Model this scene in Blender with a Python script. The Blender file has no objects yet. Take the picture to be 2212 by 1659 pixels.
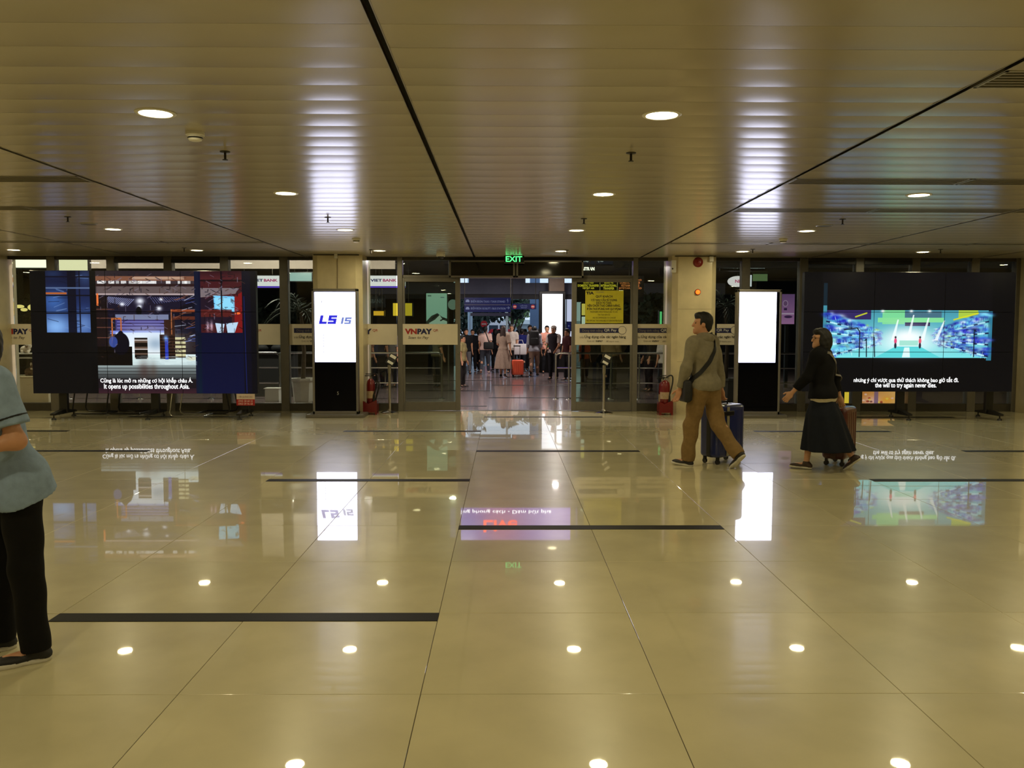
import bpy, bmesh, math, random
import numpy as np
from mathutils import Vector, Matrix
random.seed(7)
rng = np.random.default_rng(7)
SC = bpy.context.scene
COL = SC.collection
R = math.radians

# ---------------------------------------------------------------- camera, sky, exposure
FPX, PITCH, YAW, ROLL, EYE = 1839.83, 0.06607, -0.0086, 0.00155, 1.511
_right = Vector((math.cos(YAW), math.sin(YAW), 0))
_fw = Vector((-math.sin(YAW) * math.cos(PITCH), math.cos(YAW) * math.cos(PITCH), -math.sin(PITCH)))
_up = Vector((-math.sin(YAW) * math.sin(PITCH), math.cos(YAW) * math.sin(PITCH), math.cos(PITCH)))
_r2 = _right * math.cos(ROLL) + _up * math.sin(ROLL)
_u2 = _up * math.cos(ROLL) - _right * math.sin(ROLL)
cd = bpy.data.cameras.new('camera')
cam = bpy.data.objects.new('camera', cd)
COL.objects.link(cam)
cam.matrix_world = Matrix(((_r2.x, _u2.x, -_fw.x, 0), (_r2.y, _u2.y, -_fw.y, 0), (_r2.z, _u2.z, -_fw.z, EYE), (0, 0, 0, 1)))
cd.sensor_width = 36
cd.lens = FPX / 2212 * 36
cd.clip_end = 400
SC.camera = cam

world = bpy.data.worlds.new('world')
SC.world = world
world.use_nodes = True
_bg = world.node_tree.nodes['Background']
_bg.inputs[0].default_value = (0.62, 0.78, 0.95, 1)
_bg.inputs[1].default_value = 1.1
SC.view_settings.view_transform = 'Standard'
SC.view_settings.look = 'None'
SC.view_settings.gamma = 1
SC.view_settings.use_curve_mapping = False
SC.view_settings.exposure = 0.0
LAMP_W = 10.8                       # downlights
LAMP_COL = (1.0, 0.875, 0.505)
HALL_W = 100.0                       # added fill lamps for the arrivals hall beyond the glass
HALL_COL = (1.0, 0.90, 0.84)


def ray(px, py):
    u, v = px - 1106, py - 829.5
    d = _r2 * u - _u2 * v + _fw * FPX
    return d


def at(px, py, Y):
    d = ray(px, py)
    t = Y / d.y
    return Vector((d.x * t, Y, EYE + d.z * t))


def onfloor(px, py, z=0.0):
    d = ray(px, py)
    t = (z - EYE) / d.z
    return Vector((d.x * t, d.y * t, z))


# ---------------------------------------------------------------- colours and materials
def lin(c):
    c = np.asarray(c, float) / 255.0
    return np.where(c <= 0.04045, c / 12.92, ((c + 0.055) / 1.055) ** 2.4)


MATS = {}


def mat(name, rgb=(128, 128, 128), rough=0.5, metal=0.0, spec=0.5, emit=None, es=0.0, vary=0.0, scale=8.0, bump=0.0, bscale=60.0,
        coat=0.0, coat_r=0.03, linear=False, objvar=0.0, stretch=None):
    if name in MATS:
        return MATS[name]
    m = bpy.data.materials.new(name)
    m.use_nodes = True
    nt = m.node_tree
    b = nt.nodes['Principled BSDF']
    c = tuple(rgb) if linear else tuple(lin(rgb))
    b.inputs['Base Color'].default_value = (*c, 1)
    b.inputs['Roughness'].default_value = rough
    b.inputs['Metallic'].default_value = metal
    b.inputs['Specular IOR Level'].default_value = spec
    b.inputs['Coat Weight'].default_value = coat
    b.inputs['Coat Roughness'].default_value = coat_r
    tc = nt.nodes.new('ShaderNodeTexCoord')
    src = tc.outputs['Object']
    if stretch:
        mp = nt.nodes.new('ShaderNodeMapping')
        mp.inputs['Scale'].default_value = stretch
        nt.links.new(src, mp.inputs['Vector'])
        src = mp.outputs['Vector']
    if vary > 0 or objvar > 0:
        n = nt.nodes.new('ShaderNodeTexNoise')
        n.inputs['Scale'].default_value = scale
        n.inputs['Detail'].default_value = 5
        nt.links.new(src, n.inputs['Vector'])
        mr = nt.nodes.new('ShaderNodeMapRange')
        mr.inputs['From Min'].default_value = 0.3
        mr.inputs['From Max'].default_value = 0.7
        mr.inputs['To Min'].default_value = 1 - vary
        mr.inputs['To Max'].default_value = 1 + vary
        nt.links.new(n.outputs['Fac'], mr.inputs['Value'])
        val = mr.outputs['Result']
        if objvar > 0:
            oi = nt.nodes.new('ShaderNodeObjectInfo')
            m2 = nt.nodes.new('ShaderNodeMapRange')
            m2.inputs['To Min'].default_value = 1 - objvar
            m2.inputs['To Max'].default_value = 1 + objvar
            nt.links.new(oi.outputs['Random'], m2.inputs['Value'])
            mm = nt.nodes.new('ShaderNodeMath')
            mm.operation = 'MULTIPLY'
            nt.links.new(val, mm.inputs[0])
            nt.links.new(m2.outputs['Result'], mm.inputs[1])
            val = mm.outputs[0]
        vm = nt.nodes.new('ShaderNodeVectorMath')
        vm.operation = 'SCALE'
        vm.inputs[0].default_value = c
        nt.links.new(val, vm.inputs['Scale'])
        nt.links.new(vm.outputs[0], b.inputs['Base Color'])
    if bump > 0:
        n2 = nt.nodes.new('ShaderNodeTexNoise')
        n2.inputs['Scale'].default_value = bscale
        n2.inputs['Detail'].default_value = 3
        nt.links.new(src, n2.inputs['Vector'])
        bp = nt.nodes.new('ShaderNodeBump')
        bp.inputs['Strength'].default_value = bump
        bp.inputs['Distance'].default_value = 0.01
        nt.links.new(n2.outputs['Fac'], bp.inputs['Height'])
        nt.links.new(bp.outputs['Normal'], b.inputs['Normal'])
    if emit is not None:
        b.inputs['Emission Color'].default_value = (*lin(emit), 1)
        b.inputs['Emission Strength'].default_value = es
    MATS[name] = m
    return m


def glass_mat(name, tint, ior=1.5, refl=1.0):
    m = bpy.data.materials.new(name)
    m.use_nodes = True
    nt = m.node_tree
    nt.nodes.clear()
    out = nt.nodes.new('ShaderNodeOutputMaterial')
    mix = nt.nodes.new('ShaderNodeMixShader')
    tr = nt.nodes.new('ShaderNodeBsdfTransparent')
    tr.inputs[0].default_value = (*tint, 1)
    gl = nt.nodes.new('ShaderNodeBsdfGlossy')
    gl.inputs['Roughness'].default_value = 0.0
    gl.inputs['Color'].default_value = (refl, refl, refl, 1)
    fr = nt.nodes.new('ShaderNodeFresnel')
    fr.inputs['IOR'].default_value = ior
    nt.links.new(fr.outputs[0], mix.inputs[0])
    nt.links.new(tr.outputs[0], mix.inputs[1])
    nt.links.new(gl.outputs[0], mix.inputs[2])
    nt.links.new(mix.outputs[0], out.inputs[0])
    MATS[name] = m
    return m


def emit_mat(name, rgb, s):
    return mat(name, (8, 8, 8), rough=0.3, emit=rgb, es=s)


def image_mat(name, img, strength, rough=0.25):
    """A display: the generated picture is what the panel emits; the panel itself is black glass."""
    m = bpy.data.materials.new(name)
    m.use_nodes = True
    nt = m.node_tree
    b = nt.nodes['Principled BSDF']
    b.inputs['Base Color'].default_value = (0.006, 0.006, 0.008, 1)
    b.inputs['Roughness'].default_value = rough
    b.inputs['Specular IOR Level'].default_value = 0.2
    t = nt.nodes.new('ShaderNodeTexImage')
    t.image = img
    t.extension = 'EXTEND'
    nt.links.new(t.outputs['Color'], b.inputs['Emission Color'])
    b.inputs['Emission Strength'].default_value = strength
    MATS[name] = m
    return m


# ---------------------------------------------------------------- mesh building
class MB:
    def __init__(s):
        s.v, s.f, s.uv = [], [], None

    def add(s, vs, fs):
        o = len(s.v)
        s.v += [tuple(p) for p in vs]
        s.f += [tuple(i + o for i in f) for f in fs]
        return s

    def box(s, a, b):
        x0, y0, z0 = (min(a[i], b[i]) for i in range(3))
        x1, y1, z1 = (max(a[i], b[i]) for i in range(3))
        return s.add([(x0, y0, z0), (x1, y0, z0), (x1, y1, z0), (x0, y1, z0), (x0, y0, z1), (x1, y0, z1), (x1, y1, z1), (x0, y1, z1)],
                     [(0, 3, 2, 1), (4, 5, 6, 7), (0, 1, 5, 4), (1, 2, 6, 5), (2, 3, 7, 6), (3, 0, 4, 7)])

    def rbox(s, a, b, r=0.01, seg=2):
        bm = bmesh.new()
        bmesh.ops.create_cube(bm, size=1)
        a, b = Vector(a), Vector(b)
        c, d = (a + b) / 2, b - a
        for v in bm.verts:
            v.co = Vector((v.co.x * abs(d.x), v.co.y * abs(d.y), v.co.z * abs(d.z))) + c
        bmesh.ops.bevel(bm, geom=list(bm.edges) + list(bm.verts), offset=r, segments=seg, profile=0.5, affect='EDGES')
        return s.bm(bm)

    def bm(s, bm, M=None):
        bm.verts.index_update()
        vs = [(M @ v.co if M else v.co).copy() for v in bm.verts]
        fs = [[v.index for v in f.verts] for f in bm.faces]
        bm.free()
        return s.add(vs, fs)

    def cyl(s, p0, p1, r0, r1=None, n=12, caps=True):
        r1 = r0 if r1 is None else r1
        p0, p1 = Vector(p0), Vector(p1)
        d = (p1 - p0).normalized()
        a = d.orthogonal().normalized()
        b = d.cross(a)
        vs, fs = [], []
        for p, r in ((p0, r0), (p1, r1)):
            for i in range(n):
                t = 2 * math.pi * i / n
                vs.append(p + a * (r * math.cos(t)) + b * (r * math.sin(t)))
        for i in range(n):
            j = (i + 1) % n
            fs.append((i, j, n + j, n + i))
        if caps:
            fs += [tuple(range(n - 1, -1, -1)), tuple(range(n, 2 * n))]
        return s.add(vs, fs)

    def tube(s, pts, r, n=8):
        pts = [Vector(p) for p in pts]
        vs, fs = [], []
        prev = None
        for k, p in enumerate(pts):
            d = (pts[min(k + 1, len(pts) - 1)] - pts[max(k - 1, 0)]).normalized()
            a = d.orthogonal().normalized() if prev is None else (prev - d * prev.dot(d)).normalized()
            prev = a
            b = d.cross(a)
            rr = r[k] if isinstance(r, (list, tuple)) else r
            for i in range(n):
                t = 2 * math.pi * i / n
                vs.append(p + a * (rr * math.cos(t)) + b * (rr * math.sin(t)))
        for k in range(len(pts) - 1):
            for i in range(n):
                j = (i + 1) % n
                fs.append((k * n + i, k * n + j, (k + 1) * n + j, (k + 1) * n + i))
        fs += [tuple(range(n - 1, -1, -1)), tuple(range((len(pts) - 1) * n, len(pts) * n))]
        return s.add(vs, fs)

    def lathe(s, prof, c, n=20):
        c = Vector(c)
        vs, fs = [], []
        for r, z in prof:
            for i in range(n):
                t = 2 * math.pi * i / n
                vs.append(c + Vector((r * math.cos(t), r * math.sin(t), z)))
        m = len(prof)
        for k in range(m - 1):
            for i in range(n):
                j = (i + 1) % n
                fs.append((k * n + i, k * n + j, (k + 1) * n + j, (k + 1) * n + i))
        fs += [tuple(range(n - 1, -1, -1)), tuple(range((m - 1) * n, m * n))]
        return s.add(vs, fs)

    def ell(s, c, r, n=12, m=8, rot=None):
        c = Vector(c)
        vs, fs = [], []
        for k in range(m + 1):
            ph = math.pi * k / m
            for i in range(n):
                t = 2 * math.pi * i / n
                p = Vector((r[0] * math.sin(ph) * math.cos(t), r[1] * math.sin(ph) * math.sin(t), r[2] * math.cos(ph)))
                vs.append(c + (rot @ p if rot else p))
        for k in range(m):
            for i in range(n):
                j = (i + 1) % n
                fs.append((k * n + i, (k + 1) * n + i, (k + 1) * n + j, k * n + j))
        return s.add(vs, fs)

    def quad(s, a, b, c, d):
        return s.add([a, b, c, d], [(0, 1, 2, 3)])

    def prism(s, pts2, y0, y1):
        """polygon in XZ, extruded along Y"""
        n = len(pts2)
        vs = [(x, y0, z) for x, z in pts2] + [(x, y1, z) for x, z in pts2]
        fs = [tuple(range(n)), tuple(range(2 * n - 1, n - 1, -1))] + [(i, n + i, n + (i + 1) % n, (i + 1) % n) for i in range(n)]
        return s.add(vs, fs)

    def prismz(s, pts2, z0, z1):
        n = len(pts2)
        vs = [(x, y, z0) for x, y in pts2] + [(x, y, z1) for x, y in pts2]
        fs = [tuple(range(n - 1, -1, -1)), tuple(range(n, 2 * n))] + [(i, (i + 1) % n, n + (i + 1) % n, n + i) for i in range(n)]
        return s.add(vs, fs)

    def xform(s, M):
        s.v = [tuple(M @ Vector(p)) for p in s.v]
        return s

    def mesh(s, name, smooth=False, sharp=40):
        me = bpy.data.meshes.new(name)
        me.from_pydata(s.v, [], s.f)
        me.validate()
        me.update()
        bm = bmesh.new()
        bm.from_mesh(me)
        bmesh.ops.recalc_face_normals(bm, faces=bm.faces)
        bm.to_mesh(me)
        bm.free()
        if smooth:
            me.polygons.foreach_set('use_smooth', np.ones(len(me.polygons), bool))
            try:
                me.set_sharp_from_angle(angle=R(sharp))
            except Exception:
                pass
        return me


def link(name, me, m, parent=None):
    o = bpy.data.objects.new(name, me)
    if m is not None and len(me.materials) == 0:
        me.materials.append(m)
    COL.objects.link(o)
    if parent is not None:
        o.parent = parent
        if parent.parent is None and parent.type == 'EMPTY' and not parent.get('_local'):
            o.matrix_parent_inverse = Matrix.Translation(-parent.location)
    return o


def obj(name, mb, m, parent=None, smooth=False, sharp=40):
    return link(name, mb.mesh(name, smooth, sharp), m, parent)


def tag(o, label=None, cat=None, group=None, kind=None):
    if label:
        o['label'] = label
    if cat:
        o['category'] = cat
    if group:
        o['group'] = group
    if kind:
        o['kind'] = kind
    return o


def thing(name, label, cat, loc=(0, 0, 0), group=None, local=False):
    o = bpy.data.objects.new(name, None)
    o.empty_display_size = 0.1
    COL.objects.link(o)
    o.location = Vector(loc)
    if local:
        o['_local'] = 1
    return tag(o, label, cat, group)


def struct(name, mb=None, m=None):
    if mb is None:
        o = bpy.data.objects.new(name, None)
        COL.objects.link(o)
    else:
        o = obj(name, mb, m)
    o['kind'] = 'structure'
    return o


def copy_tree(o, parent=None):
    c = o.copy()
    COL.objects.link(c)
    if parent is not None:
        c.parent = parent
    for ch in list(o.children):
        copy_tree(ch, c)
    return c


_fc = {}


def text(body, box, Y, m, parent, name='lettering', shear=0.0, bold=0.0, fit=True, thick=0.0):
    """Flat lettering facing -Y; box = (x0, z0, x1, z1) in metres at depth Y."""
    cu = bpy.data.curves.new('t', 'FONT')
    cu.body = body
    cu.align_x = 'CENTER'
    cu.shear = shear
    cu.offset = bold
    cu.resolution_u = 3
    cu.extrude = thick
    to = bpy.data.objects.new('t', cu)
    me = to.to_mesh().copy()
    to.to_mesh_clear()
    bpy.data.objects.remove(to)
    bpy.data.curves.remove(cu)
    n = len(me.vertices)
    co = np.empty(n * 3)
    me.vertices.foreach_get('co', co)
    co = co.reshape(-1, 3)
    lo, hi = co.min(0), co.max(0)
    x0, z0, x1, z1 = box
    sx = (x1 - x0) / (hi[0] - lo[0])
    sz = (z1 - z0) / (hi[1] - lo[1])
    if not fit:
        sx = sz = min(sx, sz)
    cx, cz = (x0 + x1) / 2, (z0 + z1) / 2
    out = np.empty_like(co)
    out[:, 0] = (co[:, 0] - (lo[0] + hi[0]) / 2) * sx + cx
    out[:, 2] = (co[:, 1] - (lo[1] + hi[1]) / 2) * sz + cz
    out[:, 1] = Y - co[:, 2]
    me.vertices.foreach_set('co', out.ravel())
    me.materials.clear()
    me.name = name
    return link(name, me, m, parent)


def tpx(body, pxbox, Y, m, parent, **k):
    """Lettering placed by the pixel box it covers in the photograph, at its own depth."""
    x0, y0, x1, y1 = pxbox
    a, b = at(x0, y1, Y), at(x1, y0, Y)
    return text(body, (a.x, a.z, b.x, b.z), Y, m, parent, **k)


def pxbox(mb, x0, y0, x1, y1, Y, depth, r=0):
    a, b = at(x0, y1, Y), at(x1, y0, Y)
    if r:
        return mb.rbox((a.x, Y, a.z), (b.x, Y + depth, b.z), r)
    return mb.box((a.x, Y, a.z), (b.x, Y + depth, b.z))


# ---------------------------------------------------------------- pictures for the displays (generated, no files)
class Pic:
    def __init__(s, x0, y0, x1, y1, k=2.0, bg=(8, 8, 11)):
        s.x0, s.y0, s.k = x0, y0, k
        s.W, s.H = int((x1 - x0) * k), int((y1 - y0) * k)
        s.a = np.empty((s.H, s.W, 3))
        s.a[:] = bg
        yy, xx = np.mgrid[0:s.H, 0:s.W]
        s.X, s.Y = xx / k + x0, yy / k + y0

    def put(s, m, c, al=1.0):
        w = (m * al)[..., None]
        s.a = s.a * (1 - w) + np.asarray(c, float) * w

    def rect(s, x0, y0, x1, y1, c, al=1.0):
        s.put(((s.X >= x0) & (s.X < x1) & (s.Y >= y0) & (s.Y < y1)).astype(float), c, al)

    def grad(s, x0, y0, x1, y1, c0, c1, vert=True, al=1.0):
        m = ((s.X >= x0) & (s.X < x1) & (s.Y >= y0) & (s.Y < y1)).astype(float)
        t = np.clip((s.Y - y0) / (y1 - y0) if vert else (s.X - x0) / (x1 - x0), 0, 1)[..., None]
        c = np.asarray(c0, float) * (1 - t) + np.asarray(c1, float) * t
        w = (m * al)[..., None]
        s.a = s.a * (1 - w) + c * w

    def poly(s, pts, c, al=1.0):
        m = np.zeros(s.X.shape, bool)
        n = len(pts)
        for i in range(n):
            (ax, ay), (bx, by) = pts[i], pts[(i + 1) % n]
            if ay == by:
                continue
            m ^= ((ay > s.Y) != (by > s.Y)) & (s.X < (bx - ax) * (s.Y - ay) / (by - ay) + ax)
        s.put(m.astype(float), c, al)

    def win(s, x0, y0, x1, y1):
        i0, i1 = max(0, int((y0 - s.y0) * s.k)), min(s.H, int((y1 - s.y0) * s.k) + 2)
        j0, j1 = max(0, int((x0 - s.x0) * s.k)), min(s.W, int((x1 - s.x0) * s.k) + 2)
        return (slice(i0, max(i0, i1)), slice(j0, max(j0, j1)))

    def mixin(s, q, m, c):
        m = m[..., None]
        s.a[q] = s.a[q] * (1 - m) + np.asarray(c, float) * m

    def line(s, ax, ay, bx, by, w, c, al=1.0):
        q = s.win(min(ax, bx) - w - 1, min(ay, by) - w - 1, max(ax, bx) + w + 1, max(ay, by) + w + 1)
        X, Y = s.X[q], s.Y[q]
        dx, dy = bx - ax, by - ay
        t = np.clip(((X - ax) * dx + (Y - ay) * dy) / (dx * dx + dy * dy + 1e-9), 0, 1)
        d = np.hypot(X - ax - t * dx, Y - ay - t * dy)
        s.mixin(q, np.clip(w / 2 - d + 0.5, 0, 1) * al, c)

    def ell(s, cx, cy, rx, ry, c, al=1.0):
        q = s.win(cx - rx - 1, cy - ry - 1, cx + rx + 1, cy + ry + 1)
        d = np.hypot((s.X[q] - cx) / rx, (s.Y[q] - cy) / ry)
        s.mixin(q, np.clip((1 - d) * min(rx, ry) + 0.5, 0, 1) * al, c)

    def glow(s, cx, cy, rx, ry, c, al=1.0):
        q = s.win(cx - rx * 2.6, cy - ry * 2.6, cx + rx * 2.6, cy + ry * 2.6)
        s.mixin(q, np.exp(-(((s.X[q] - cx) / rx) ** 2 + ((s.Y[q] - cy) / ry) ** 2)) * al, c)

    def image(s, name):
        img = bpy.data.images.new(name, s.W, s.H, alpha=False, float_buffer=True)
        img.colorspace_settings.name = 'Non-Color'
        px = np.ones((s.H, s.W, 4), np.float32)
        px[..., :3] = lin(np.clip(s.a, 0, 255))[::-1]
        img.pixels.foreach_set(px.ravel())
        img.update()
        return img


def screen_quad(name, x0, z0, x1, z1, Y, u0, v0, u1, v1, m, parent):
    me = bpy.data.meshes.new(name)
    me.from_pydata([(x0, Y, z0), (x1, Y, z0), (x1, Y, z1), (x0, Y, z1)], [], [(0, 1, 2, 3)])
    uv = me.uv_layers.new(name='uv')
    uv.data.foreach_set('uv', [u0, v0, u1, v0, u1, v1, u0, v1])
    return link(name, me, m, parent)


# ---------------------------------------------------------------- implicit surfaces for people (union of tapered limbs, one continuous mesh)
def P3(x):
    return np.asarray(x, float)


def rc(a, b, ra, rb):
    a, b = P3(a), P3(b)

    def f(p):
        ab = b - a
        t = np.clip(((p - a) @ ab) / (ab @ ab + 1e-12), 0, 1)
        d = np.linalg.norm(p - a - t[:, None] * ab, axis=1)
        return d - (ra + (rb - ra) * t)
    r = max(ra, rb)
    f.lo, f.hi = np.minimum(a, b) - r, np.maximum(a, b) + r
    return f


def el(c, r, rot=None):
    c, r = P3(c), P3(r)

    def f(p):
        q = p - c
        if rot is not None:
            q = q @ rot
        k0 = np.linalg.norm(q / r, axis=1)
        k1 = np.linalg.norm(q / (r * r), axis=1) + 1e-9
        return k0 * (k0 - 1) / k1
    m = r.max() if rot is not None else r
    f.lo, f.hi = c - m, c + m
    return f


def un(fs, k=0.03):
    def f(p):
        d = fs[0](p)
        for g in fs[1:]:
            e = g(p)
            if k > 0:
                h = np.clip(k - np.abs(d - e), 0, None) / k
                d = np.minimum(d, e) - h * h * k * 0.25
            else:
                d = np.minimum(d, e)
        return d
    f.lo = np.min([g.lo for g in fs], 0)
    f.hi = np.max([g.hi for g in fs], 0)
    return f


def cut(g, n, c):
    """keep the side where (p - c).n < 0"""
    n, c = P3(n), P3(c)
    n = n / np.linalg.norm(n)

    def f(p):
        return np.maximum(g(p), (p - c) @ n)
    f.lo, f.hi = g.lo, g.hi
    return f


def folds(g, amp, freq=(22, 9, 15), seed=0):
    def f(p):
        a = np.sin(p[:, 2] * freq[0] + 3 * np.sin(p[:, 0] * freq[1] + seed)) * np.sin(p[:, 0] * freq[2] + p[:, 1] * 13 + seed)
        return g(p) + amp * a
    f.lo, f.hi = g.lo - amp, g.hi + amp
    return f


def nets(f, h, name):
    """surface nets over the blocks that the surface may cross"""
    lo = f.lo - 3 * h
    n = np.ceil((f.hi - lo + 3 * h) / h).astype(int) + 1
    B = 6
    nb = -(-n // B)
    n = nb * B + 1
    bi = np.stack(np.meshgrid(*[np.arange(k) for k in nb], indexing='ij'), -1).reshape(-1, 3)
    ctr = lo + (bi * B + B / 2) * h
    d = f(ctr)
    act = np.abs(d) < B * h * 0.87 * 1.5 + 0.01
    V = np.empty(n, np.float32)
    V[:] = 1
    sg = np.where(d < 0, -1.0, 1.0).reshape(nb)
    big = np.repeat(np.repeat(np.repeat(sg, B, 0), B, 1), B, 2)
    V[:-1, :-1, :-1] = big
    need = np.zeros(n, bool)
    A = bi[act]
    rg = np.stack(np.meshgrid(*[np.arange(B + 1)] * 3, indexing='ij'), -1).reshape(-1, 3)
    idx = (A[:, None, :] * B + rg[None]).reshape(-1, 3)
    need[idx[:, 0], idx[:, 1], idx[:, 2]] = True
    I = np.argwhere(need)
    val = np.empty(len(I))
    for s in range(0, len(I), 200000):
        val[s:s + 200000] = f(lo + I[s:s + 200000] * h)
    V[I[:, 0], I[:, 1], I[:, 2]] = val
    S = V < 0
    c = [(i, j, k) for i in (0, 1) for j in (0, 1) for k in (0, 1)]
    sl = lambda o: tuple(slice(o[a], n[a] - 1 + o[a]) for a in range(3))
    cnt = sum(S[sl(o)].astype(np.int8) for o in c)
    cells = np.argwhere((cnt > 0) & (cnt < 8))
    if len(cells) == 0:
        raise ValueError(name)
    acc = np.zeros((len(cells), 3))
    num = np.zeros(len(cells))
    for a in range(8):
        for b in range(a + 1, 8):
            oa, ob = np.array(c[a]), np.array(c[b])
            if np.abs(oa - ob).sum() != 1:
                continue
            va = V[tuple((cells + oa).T)]
            vb = V[tuple((cells + ob).T)]
            m = (va < 0) != (vb < 0)
            t = np.where(m, va / np.where(m, va - vb, 1), 0)
            acc += np.where(m[:, None], oa + (ob - oa) * t[:, None], 0)
            num += m
    pos = lo + (cells + acc / num[:, None]) * h
    ids = np.full(n, -1, np.int32)
    ids[tuple(cells.T)] = np.arange(len(cells))
    quads = []
    for ax in range(3):
        o1, o2 = [(1, 2), (2, 0), (0, 1)][ax]
        sa = [slice(1, n[q] - 1) for q in range(3)]
        sb = list(sa)
        sa[ax] = slice(0, n[ax] - 1)
        sb[ax] = slice(1, n[ax])
        d = S[tuple(sa)] != S[tuple(sb)]
        E = np.argwhere(d)
        off = np.ones(3, int)
        off[ax] = 0
        E = E + off
        flip = S[tuple(E.T)]
        e1, e2 = np.zeros(3, int), np.zeros(3, int)
        e1[o1] = 1
        e2[o2] = 1
        q = np.stack([ids[tuple((E - e1 - e2).T)], ids[tuple((E - e2).T)], ids[tuple(E.T)], ids[tuple((E - e1).T)]], 1)
        q[~flip] = q[~flip][:, ::-1]
        quads.append(q)
    Q = np.concatenate(quads)
    Q = Q[(Q >= 0).all(1)]
    me = bpy.data.meshes.new(name)
    me.vertices.add(len(pos))
    me.vertices.foreach_set('co', pos.astype(np.float32).ravel())
    me.loops.add(len(Q) * 4)
    me.loops.foreach_set('vertex_index', Q.astype(np.int32).ravel())
    me.polygons.add(len(Q))
    me.polygons.foreach_set('loop_start', np.arange(0, len(Q) * 4, 4, dtype=np.int32))
    me.polygons.foreach_set('use_smooth', np.ones(len(Q), bool))
    me.update(calc_edges=True)
    me.validate()
    return me
# ---------------------------------------------------------------- materials of the setting
CEIL = 2.767
FAC = 15.43
TX0, TY0 = -0.3464, 4.4285          # a floor joint crossing
GAPX = [-12.5, -9.53, -6.54, -3.54, -0.54, 2.42, 5.46, 8.46, 11.46, 12.5]

m_tile = mat('polished_stone', (206, 197, 160), rough=0.27, spec=0.4, vary=0.09, scale=2.2, objvar=0.05, coat=0.8, coat_r=0.02)
m_grout = mat('dark_grout', (70, 58, 40), rough=0.8, vary=0.2)
m_black_strip = mat('black_floor_strip', (16, 15, 15), rough=0.55, spec=0.2, vary=0.15, scale=20)
m_panel = mat('ceiling_metal', (180, 170, 150), rough=0.21, spec=0.5, vary=0.02, scale=3, objvar=0.012)
m_gap = mat('ceiling_gap', (10, 9, 8), rough=0.9, vary=0.1)
m_gapedge = mat('gap_edge', (150, 142, 122), rough=0.35, metal=0.6, vary=0.05)
m_vent = mat('vent_metal', (165, 158, 138), rough=0.35, metal=0.5, vary=0.05)
m_wall = mat('painted_wall', (196, 182, 145), rough=0.6, vary=0.04)
m_marble = mat('cream_marble', (214, 200, 162), rough=0.24, spec=0.5, vary=0.10, scale=3.5)
m_alu = mat('grey_aluminium', (116, 112, 104), rough=0.38, metal=0.35, vary=0.05, scale=15)
m_alu_dk = mat('dark_aluminium', (70, 66, 58), rough=0.4, metal=0.3, vary=0.06, scale=15)
m_black = mat('black_plastic', (18, 18, 19), rough=0.35, vary=0.1)
m_blackmetal = mat('black_metal', (24, 23, 23), rough=0.32, spec=0.5, vary=0.1)
m_chrome = mat('chrome', (205, 205, 205), rough=0.12, metal=1.0, vary=0.03)
m_steel = mat('brushed_steel', (205, 205, 204), rough=0.17, metal=1.0, vary=0.05)
m_glass = glass_mat('front_glass', (0.66, 0.70, 0.64), 1.5)
m_doorglass = glass_mat('door_glass', (0.50, 0.56, 0.46), 1.5)
m_white = mat('white_plastic', (225, 222, 212), rough=0.4, vary=0.04)
m_lens = emit_mat('lamp_lens', (255, 240, 196), 14.0)
m_hallfloor = mat('hall_floor_stone', (128, 112, 112), rough=0.16, spec=0.55, vary=0.1, scale=1.5, coat=0.3, coat_r=0.05)
m_dark = mat('dark_wall', (34, 33, 34), rough=0.7, vary=0.12)
m_darkceil = mat('hall_ceiling_paint', (88, 88, 92), rough=0.7, vary=0.05)
m_pale = mat('pale_fascia', (236, 218, 204), rough=0.55, vary=0.03)
m_beam = mat('blue_grey_beam', (120, 126, 150), rough=0.5, vary=0.06)

# ---------------------------------------------------------------- floor: joint bed, every tile in view, black strips
floor = struct('floor', MB().box((-12.6, -6.2, -0.08), (12.6, FAC + 0.2, -0.003)), m_grout)
tile_me = MB()
tile_me.rbox((-0.4985, -0.4985, -0.03), (0.4985, 0.4985, 0.0), 0.0012, 1)
tile_me = tile_me.mesh('floor_tile')
tile_me.materials.append(m_tile)
STRIPS = []
for r_, per0 in ((0, -2), (2, 0), (4, -2), (6, 0), (8, -2), (10, 0)):
    for k in (-2, -1, 0, 1):
        g = per0 + 6 * k
        if TX0 + g > -9.4 and TX0 + g + 2 < 10.7:
            STRIPS.append((g, r_))
rest = MB()
for gy in range(-11, 12):
    for gx in range(-12, 13):
        x, y = TX0 + gx + 0.5, TY0 + gy + 0.5
        if abs(x) > 12.4 or y > FAC + 0.3:
            continue
        half = 0.62 * (y + 0.6) + 0.9
        if y > 2.2 and abs(x) < min(half, 10.2):
            t = link('floor_tile', tile_me, None, floor)
            t.location = (x, y, 0)
            t.rotation_euler = (R(random.uniform(-0.035, 0.035)), R(random.uniform(-0.035, 0.035)), 0)
        else:
            rest.box((x - 0.4985, y - 0.4985, -0.03), (x + 0.4985, y + 0.4985, 0))
o = obj('floor_tile_rest', rest, m_tile, floor)
o['kind'] = 'stuff'
strip_me = MB().box((0, -0.125, 0.0), (2.0, 0.0, 0.0025)).mesh('black_strip')
strip_me.materials.append(m_black_strip)
for g, r_ in STRIPS:
    t = link('black_strip', strip_me, None, floor)
    t.location = (TX0 + g, TY0 + r_, 0)

# ---------------------------------------------------------------- ceiling: metal panels in bays, dark gaps, slot vents
ceiling = struct('ceiling', MB().box((-12.6, -6.2, CEIL + 0.03), (12.6, FAC + 0.15, CEIL + 0.12)), m_gap)
VENT_ROWS = {14: 'wide', 24: 'slot', 30: 'slot', 42: 'thin'}     # row k spans .03 + .3 k


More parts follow.
